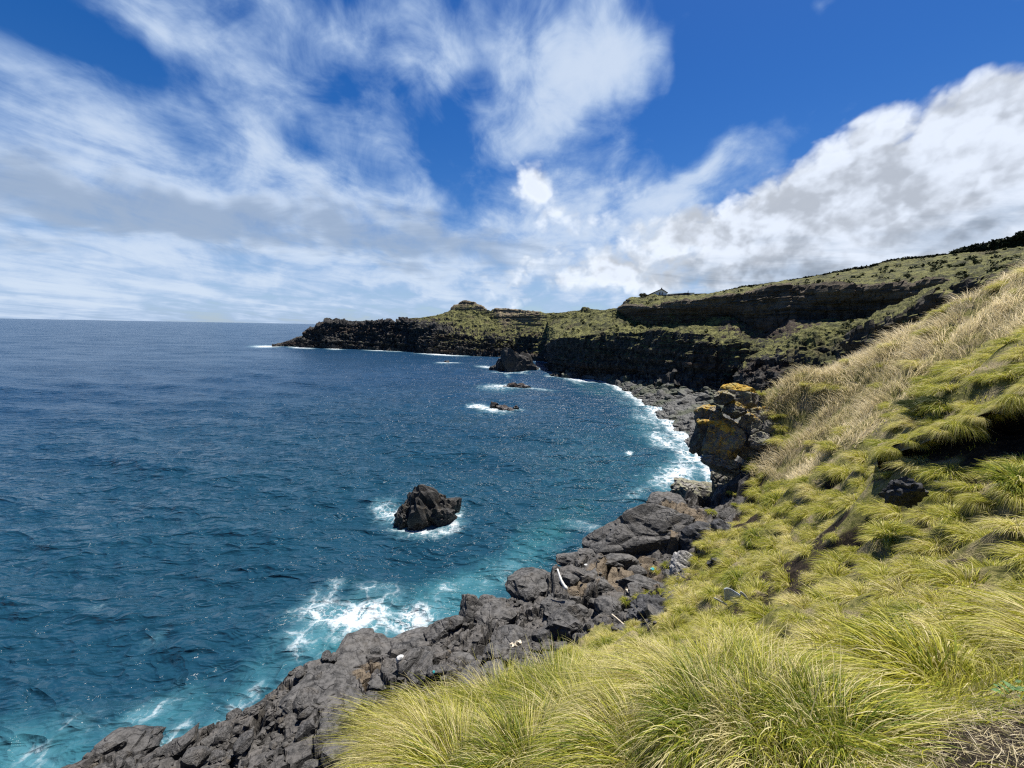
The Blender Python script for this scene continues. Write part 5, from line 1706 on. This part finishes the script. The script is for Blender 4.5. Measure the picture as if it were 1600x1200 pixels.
def far_bushes():
    rs = np.random.default_rng(44)
    S, Q = [], []
    def between(a, b, x, t):
        fa, fb = curve_fn(a), curve_fn(b)
        return at(x, *fa(x)) * (1 - t) + at(x, *fb(x)) * t
    for a, b, x0, x1, n in ((ML2, MS, 985, 1600, 170), (ML1, MF2, 880, 1120, 45), (HL1, HL2, 660, 900, 40), (HL2, HS, 640, 900, 25), (S1M, S1R, 1230, 1360, 25), (S2B, S2R, 1350, 1600, 60)):
        for k in range(n):
            x = rs.uniform(x0, x1)
            q = between(a, b, x, rs.uniform(0.08, 0.97))
            if fbm(np.array([[q[0] * 0.06, q[1] * 0.06, 1.0]]), 3, seed=8)[0] < rs.uniform(-0.25, 0.2):
                continue
            S.append(q + np.array([0, 0, 0.12])); Q.append(rs.uniform(0.4, 1.15))
    o = leaf_clumps('far_bushes', np.array(S), np.array(Q) * 0.8, 9000, 0.24, 45, M_BUSH)
    tag(o, kind='stuff')


far_bushes()


def box(w, d, h, c=(0, 0, 0)):
    x, y, z = w / 2, d / 2, h / 2
    v = np.array([(-x, -y, -z), (x, -y, -z), (x, y, -z), (-x, y, -z), (-x, -y, z), (x, -y, z), (x, y, z), (-x, y, z)]) + np.array(c)
    f = np.array([(0, 3, 2, 1), (4, 5, 6, 7), (0, 1, 5, 4), (1, 2, 6, 5), (2, 3, 7, 6), (3, 0, 4, 7)])
    return v, f


def prism(poly, y0, y1):
    """Outline in x-z pushed from y0 to y1."""
    n = len(poly)
    v = np.array([(x, y0, z) for x, z in poly] + [(x, y1, z) for x, z in poly])
    faces = [list(range(n)), list(range(2 * n - 1, n - 1, -1))]
    for i in range(n):
        j = (i + 1) % n
        faces.append([i, i + n, j + n, j])
    me = bpy.data.meshes.new('prism')
    me.from_pydata([tuple(q) for q in v], [], faces)
    me.update()
    return me


def named(me, name, mat):
    me.name = name
    me.materials.append(mat)
    return me


M_WHITE = plain('limewash', (0.78, 0.77, 0.73), 0.8, 0.2, 0.06, 2.0)
M_ROOF = plain('weathered_tile', (0.17, 0.125, 0.10), 0.85, 0.2, 0.3, 3.0)
M_DARK = plain('dark_pane', (0.02, 0.022, 0.025), 0.25, 0.5, 0.1, 3.0)
M_STONE = rock_material('dry_stone', (0.020, 0.020, 0.021), (0.07, 0.068, 0.064), 1.6, pale=0.3)
M_WOOD = plain('weathered_wood', (0.30, 0.27, 0.23), 0.85, 0.2, 0.25, 8.0)


def cottage():
    d = 151.0
    g = at(1027, 463.0, d)
    k = depth_of(g) / FPX
    root = link('cottage', None, loc=g, rot=(0, 0, -math.atan2(g[0], g[1]) + 0.12))
    tag(root, 'small white gabled cottage on the cliff top with a lopsided roof', 'cottage')
    X = lambda px: (px - 1027) * k
    H = lambda py: (463.0 - py) * k
    a = 5.2
    link('wall', named(prism([(X(1019.5), -0.6), (X(1041), -0.6), (X(1041), H(457.8)), (X(1032.7), H(452.6)), (X(1019.5), H(458.2))], 0, a), 'wall', M_WHITE), root)
    th = 0.22
    rf = link('roof', named(prism([(X(1013.6), H(461.2)), (X(1032.7), H(452.5)), (X(1042), H(458.2)), (X(1042), H(458.2) + th), (X(1032.7), H(452.5) + th + 0.06), (X(1013.6), H(461.2) + th)], -0.35, a + 0.3), 'roof', M_ROOF), root)
    link('lean_to', named(prism([(X(1014.2), -0.6), (X(1019.4), -0.6), (X(1019.4), H(458.6)), (X(1014.2), H(461.0))], 0.4, a - 0.3), 'lean_to', M_STONE), root)
    v, f = box(0.34, 0.34, 0.9, (X(1033.2), 1.2, H(451.4)))
    link('chimney', mesh_from('chimney', v, f, M_STONE), rf)
    for x0 in (1030.4, 1034.0):
        v, f = box(0.34, 0.10, 0.72, (X(x0), -0.02, H(458.9)))
        w = link('window', mesh_from('window', v, f, M_DARK), root)
        fr = [box(0.50, 0.12, 0.07, (X(x0), -0.03, H(458.9) + s * 0.40)) for s in (-1, 1)]
        vv = np.concatenate([q[0] for q in fr]); ff = np.concatenate([fr[0][1], fr[1][1] + 8])
        link('sill', mesh_from('sill', vv, ff, M_WOOD), w)


cottage()


def stone_wall(pts, d, label, seed):
    """pts: (px, top py, bottom py); a dry-stone wall built of its own stones."""
    fn = curve_fn([(a, b, c_) for a, b, c_ in pts])
    g = at(pts[0][0], pts[0][2], d)
    root = link('stone_wall', None, loc=g)
    tag(root, label, 'stone wall', 'dark stone walls by the cottage')
    rs = np.random.default_rng(seed)
    x = pts[0][0]
    base, f = ico(1)
    V, F, m = [], [], 0
    core = []
    while x < pts[-1][0]:
        t, b = fn(x)
        k = d * 1.05 / FPX
        z = b
        while z > t + 1.0:
            s = rs.uniform(0.9, 1.5)
            p = base * np.array([s * 0.62 * k * 1.4, 0.28, 0.60 * k * 1.3]) * rs.uniform(0.85, 1.15, (len(base), 1))
            q = at(x + rs.uniform(-.3, .3), z - 0.5, d)
            V.append(p + q - g); F.append(f + m); m += len(base)
            z -= 1.0
        x += 1.3
    o = link('stones', mesh_from('stones', np.concatenate(V), np.concatenate(F), M_STONE), root)
    o['kind'] = 'stuff'
    xs = np.linspace(pts[0][0], pts[-1][0], 8)
    vv = []
    for xx in xs:
        t, b = fn(xx)
        p0, p1 = at(xx, b + 1.0, d), at(xx, t + 0.5, d)
        n = np.array([p0[0], p0[1], 0]) / math.hypot(p0[0], p0[1])
        vv += [p0 - g - n * 0.2, p1 - g - n * 0.2, p1 - g + n * 0.2, p0 - g + n * 0.2]
    ff = []
    for i in range(7):
        for j in range(4):
            ff.append((4 * i + j, 4 * i + (j + 1) % 4, 4 * i + 4 + (j + 1) % 4, 4 * i + 4 + j))
    ff += [(0, 3, 2, 1), (28, 29, 30, 31)]
    link('core', mesh_from('core', np.array(vv), np.array(ff), M_STONE), root)


stone_wall([(989, 465, 467), (1003, 463.6, 465), (1020, 462, 464.5)], 149.5, 'low dark stone wall left of the cottage on the cliff edge', 3)
stone_wall([(1020, 460.5, 463.5), (1045, 460.5, 463.5), (1076, 456.8, 463.5)], 149.6, 'dark stone wall rising to the right in front of the white cottage', 4)
stone_wall([(1085, 459, 463.2), (1100, 458.6, 462.6), (1114, 458, 461.4)], 150.6, 'dark stone wall right of the white gatehouse', 5)


def gatehouse():
    d = 150.2
    g = at(1080, 463.3, d)
    k = depth_of(g) / FPX
    root = link('gatehouse', None, loc=g, rot=(0, 0, -math.atan2(g[0], g[1])))
    tag(root, 'tiny white flat roofed gatehouse between the dark stone walls', 'gatehouse')
    v, f = box(7.6 * k, 1.6, 5.4 * k, (0, 0.8, 2.5 * k))
    link('wall', mesh_from('wall', v, f, M_WHITE), root)
    v, f = box(8.4 * k, 1.8, 0.14, (0, 0.8, 5.3 * k + 0.02))
    link('roof', mesh_from('roof', v, f, M_STONE), root)
    v, f = box(1.6 * k, 0.08, 2.8 * k, (-1.2 * k, -0.02, 1.9 * k))
    link('door', mesh_from('door', v, f, M_WOOD), root)
    g = at(1058, 460.5, 156.0)
    w = link('garden_wall', None, loc=g, rot=(0, 0, -math.atan2(g[0], g[1])))
    v, f = box(30 * k, 0.3, 3.2 * k, (0, 0, 0))
    v[:, 2] += v[:, 0] * 0.05
    tag(w, 'long low white garden wall behind the dark wall right of the cottage', 'garden wall')
    link('wall', mesh_from('wall', v, f, M_WHITE), w)
    v, f = box(30.6 * k, 0.4, 0.12, (0, 0, 1.6 * k + 0.05))
    v[:, 2] += v[:, 0] * 0.05
    link('coping', mesh_from('coping', v, f, M_STONE), w)
    g = at(1075, 458, 150.0)
    v, f = box(0.16, 0.16, 1.3, (0, 0, 0.2))
    o = link('post', mesh_from('post', v, f, M_WOOD), loc=g)
    tag(o, 'thin post on the end of the dark wall beside the gatehouse', 'post')


gatehouse()


def shrub(px, top, bot, w, d, seed, label, n):
    g = at(px, bot, d)
    k = depth_of(g) / FPX
    root = link('shrub', None, loc=g)
    tag(root, label, 'shrub', 'shrubs on the cliff top')
    h = (bot - top) * k
    rs = np.random.default_rng(seed)
    S = np.stack([rs.uniform(-0.33, 0.33, 14) * w * k, rs.uniform(-0.33, 0.33, 14) * w * k, rs.uniform(0.35, 0.62, 14) * h], -1)
    leaf_clumps('crown', S, np.full(14, 0.36 * min(h, w * k)), n, 0.16, seed, M_SHRUB, root)
    v, f = box(0.14, 0.14, h * 0.6, (0, 0, h * 0.2))
    v[4:, :2] *= 0.5
    link('trunk', mesh_from('trunk', v, f, M_WOOD), root)


M_SHRUB = plain('shrub_leaf', (0.075, 0.072, 0.042), 0.8, 0.2, 0.3, 2.0)
shrub(1003.5, 456.8, 464.2, 11, 150.0, 21, 'round grey brown shrub left of the cottage', 900)
shrub(1011.5, 459.8, 463.2, 6, 151.0, 22, 'small low shrub touching the cottage lean to', 350)


# ------------------------------------------------------------------ driftwood and scraps
def tube(pts, rad, seg=8):
    pts = np.asarray(pts, float)
    t = np.gradient(pts, axis=0)
    t /= np.linalg.norm(t, axis=1, keepdims=True)
    a = np.cross(t, np.array([0.3, 0.2, 1.0])); a /= np.linalg.norm(a, axis=1, keepdims=True)
    b = np.cross(t, a)
    th = np.arange(seg) / seg * 2 * math.pi
    rad = np.asarray(rad)[:, None, None]
    v = (pts[:, None] + rad * (np.cos(th)[None, :, None] * a[:, None] + np.sin(th)[None, :, None] * b[:, None])).reshape(-1, 3)
    n = len(pts)
    f = [(i * seg + j, i * seg + (j + 1) % seg, (i + 1) * seg + (j + 1) % seg, (i + 1) * seg + j) for i in range(n - 1) for j in range(seg)]
    V = np.concatenate([v, pts[:1], pts[-1:]])
    tri = [(len(v), (j + 1) % seg, j) for j in range(seg)] + [(len(v) + 1, (n - 1) * seg + j, (n - 1) * seg + (j + 1) % seg) for j in range(seg)]
    return V, [np.array(f), np.array(tri)]


M_BONE = plain('bleached_wood', (0.62, 0.61, 0.58), 0.7, 0.2, 0.10, 6.0)
M_STRAWWOOD = plain('pale_wood', (0.46, 0.40, 0.31), 0.8, 0.2, 0.2, 8.0)
M_SHEET = plain('grey_plastic', (0.42, 0.46, 0.50), 0.35, 0.5, 0.10, 3.0)
M_PALEPL = plain('white_plastic', (0.40, 0.40, 0.39), 0.45, 0.4, 0.06, 5.0)
M_TEAL = plain('turquoise_plastic', (0.03, 0.26, 0.28), 0.4, 0.4, 0.15, 5.0)


def pole(name, pxs, zs, w0, w1, mat, label, cat):
    P = np.array([on(px, py, z) for (px, py), z in zip(pxs, zs)])
    t = np.linspace(0, 1, 9)
    s = np.linspace(0, 1, len(P))
    Q = np.stack([np.interp(t, s, P[:, i]) for i in range(3)], -1)
    Q[1:-1] = (Q[:-2] + Q[1:-1] * 2 + Q[2:]) / 4
    v, f = tube(Q - Q[0], np.interp(t, [0, 1], [w0, w1]) * (1 + 0.12 * np.sin(t * 23)))
    tag(link(name, mesh_from(name, v, f, mat, smooth=True), loc=Q[0]), label, cat)


pole('driftwood', [(871, 889), (875, 902), (879, 912), (886, 921)], [4.1, 3.9, 3.7, 3.5], 0.035, 0.095, M_BONE, 'bleached white driftwood limb wedged between two dark boulders', 'driftwood')
pole('pole', [(956, 960), (966, 968), (976, 977)], [3.75, 3.75, 3.75], 0.035, 0.03, M_STRAWWOOD, 'thin pale pole lying at the grass edge beside the scoria mound', 'pole')


def chip(name, px, py, z, size, seed, mat, label, cat, rot=(0.2, 0.1, 0.5)):
    q = on(px, py, z)
    p, f = rock_geo(seed, 2, 10, 0.05, (0.5, 0.95))
    o = link(name, mesh_from(name, p * np.array(size), f, mat), loc=q, rot=rot)
    tag(o, label, cat)


chip('plank', 988, 927, 3.5, (0.34, 0.16, 0.07), 31, M_STRAWWOOD, 'short pale plank end lying among the small green tufts', 'plank', (0.2, 0.3, -0.7))
chip('plank', 994, 975, 3.9, (0.46, 0.12, 0.05), 32, M_STRAWWOOD, 'pale grey plank half hidden by grass below the scoria mound', 'plank', (0.1, 0.05, -0.1))
chip('stone', 625, 1029, 3.1, (0.15, 0.14, 0.18), 33, M_PALEPL, 'white stone in a dark crack of the shelf', 'stone')
chip('plastic_scrap', 915, 882, 4.1, (0.13, 0.07, 0.04), 34, M_PALEPL, 'white plastic scrap on top of the craggy boulder', 'litter')
#chip('plastic_scrap', 795, 980, 3.6, (0.16, 0.07, 0.05), 35, M_PALEPL, 'slim white scrap on the broken slabs behind the grass', 'litter')
chip('plastic_scrap', 1019, 889, 3.7, (0.14, 0.09, 0.06), 36, M_TEAL, 'turquoise scrap beside the brown grit near the pale boulder', 'litter')
chip('plastic_scrap', 678, 1050, 3.4, (0.06, 0.05, 0.05), 37, M_TEAL, 'small turquoise scrap behind the left grass tussock', 'litter')
chip('stone', 1085, 928, 6.0, (0.07, 0.05, 0.05), 38, M_PALEPL, 'tiny white stone in the grass left of the grey plastic sheet', 'stone')


def sheet(name, corner, nu, nv, fn, mat, label, cat, thick=0.012, parent=None):
    U, Vv = np.meshgrid(np.linspace(0, 1, nu), np.linspace(0, 1, nv))
    p = fn(U.ravel(), Vv.ravel())
    me = mesh_from(name, p, grid_faces(nv, nu), mat, smooth=True)
    o = link(name, me, parent, loc=corner)
    md = o.modifiers.new('thickness', 'SOLIDIFY'); md.thickness = thick
    if label:
        tag(o, label, cat)
    return o


def plastic_sheet():
    q = at(1142, 946, 12.4)
    root = link('plastic_sheet', None, loc=q, rot=(0, 0, -0.5))
    tag(root, 'bent grey plastic sheet with a white rim caught in the grass', 'plastic sheet')
    def body(u, v):
        a = (u - 0.5) * 1.9
        return np.stack([0.27 * np.sin(a) * (0.7 + 0.3 * v), 0.12 * np.cos(a * 1.3), 0.05 + 0.40 * v * (1 - 0.35 * (u - 0.3) ** 2) + 0.02 * np.sin(7 * u)], -1)
    sheet('panel', (0, 0, 0), 12, 8, body, M_SHEET, None, None, parent=root)
    def rim(u, v):
        return np.stack([0.20 + 0.30 * u, 0.06 - 0.05 * u, 0.46 - 0.30 * u * u + 0.09 * (v - 0.5)], -1)
    sheet('rim', (0, 0, 0), 10, 3, rim, M_PALEPL, None, None, parent=root)
    def flap(u, v):
        return np.stack([-0.46 + 0.36 * u, -0.04 + 0 * u, 0.10 - 0.10 * u + 0.05 * (v - 0.5)], -1)
    sheet('flap', (0, 0, 0), 6, 3, flap, M_PALEPL, None, None, parent=root)


plastic_sheet()


def crumpled():
    q = on(805, 1016, 4.6)
    def cloth(u, v):
        p = np.stack([(u - 0.5) * 0.42, (v - 0.5) * 0.20, 0.12 + 0 * u], -1)
        return p + 0.10 * np.stack([vnoise(np.c_[u * 4, v * 4, 0 * u + k], 70 + k) for k in range(3)], -1) + np.stack([0 * u, 0 * u, 0.20 * u], -1)
    sheet('plastic_bag', q, 18, 12, cloth, M_STRAWWOOD, 'crumpled pale plastic bag behind the tall thin grass stalks', 'plastic bag', 0.006)


crumpled()


def shelf_tufts():
    v, f, a = tussock_geo(700, 420, 0.14, 0.44, 0.012, 3, (-0.1, -0.1, 0), 0.95, 0.4, 0.36, 0.15)
    me = mesh_from('grass_tuft', v, f, M_GRASS, a, smooth=True)
    rs = np.random.default_rng(9)
    for px, py in ((1043, 886), (1026, 896), (1018, 931), (1004, 936), (1034, 925), (1062, 912), (1078, 900), (1090, 880), (1078, 842), (1092, 852), (978, 942), (1104, 858), (1112, 800), (1120, 822), (1144, 770), (1150, 790)):
        v = ray(px, py)
        # walk along the sight line until it meets the ground
        d = 8.0
        while d < 40:
            q = at(px, py, d)
            if q[2] < float(ground_z(q[:1], q[1:2])[0]):
                break
            d += 0.2
        s = rs.uniform(0.8, 1.4)
        o = link('grass_tuft', me, loc=(q[0], q[1], float(ground_z(q[:1], q[1:2])[0])), rot=(0, 0, rs.uniform(0, 6.28)), scale=s)
        tag(o, 'small bright yellow green tuft growing among the dark shelf rocks', 'grass tuft', 'small tufts among the shelf rocks')


shelf_tufts()
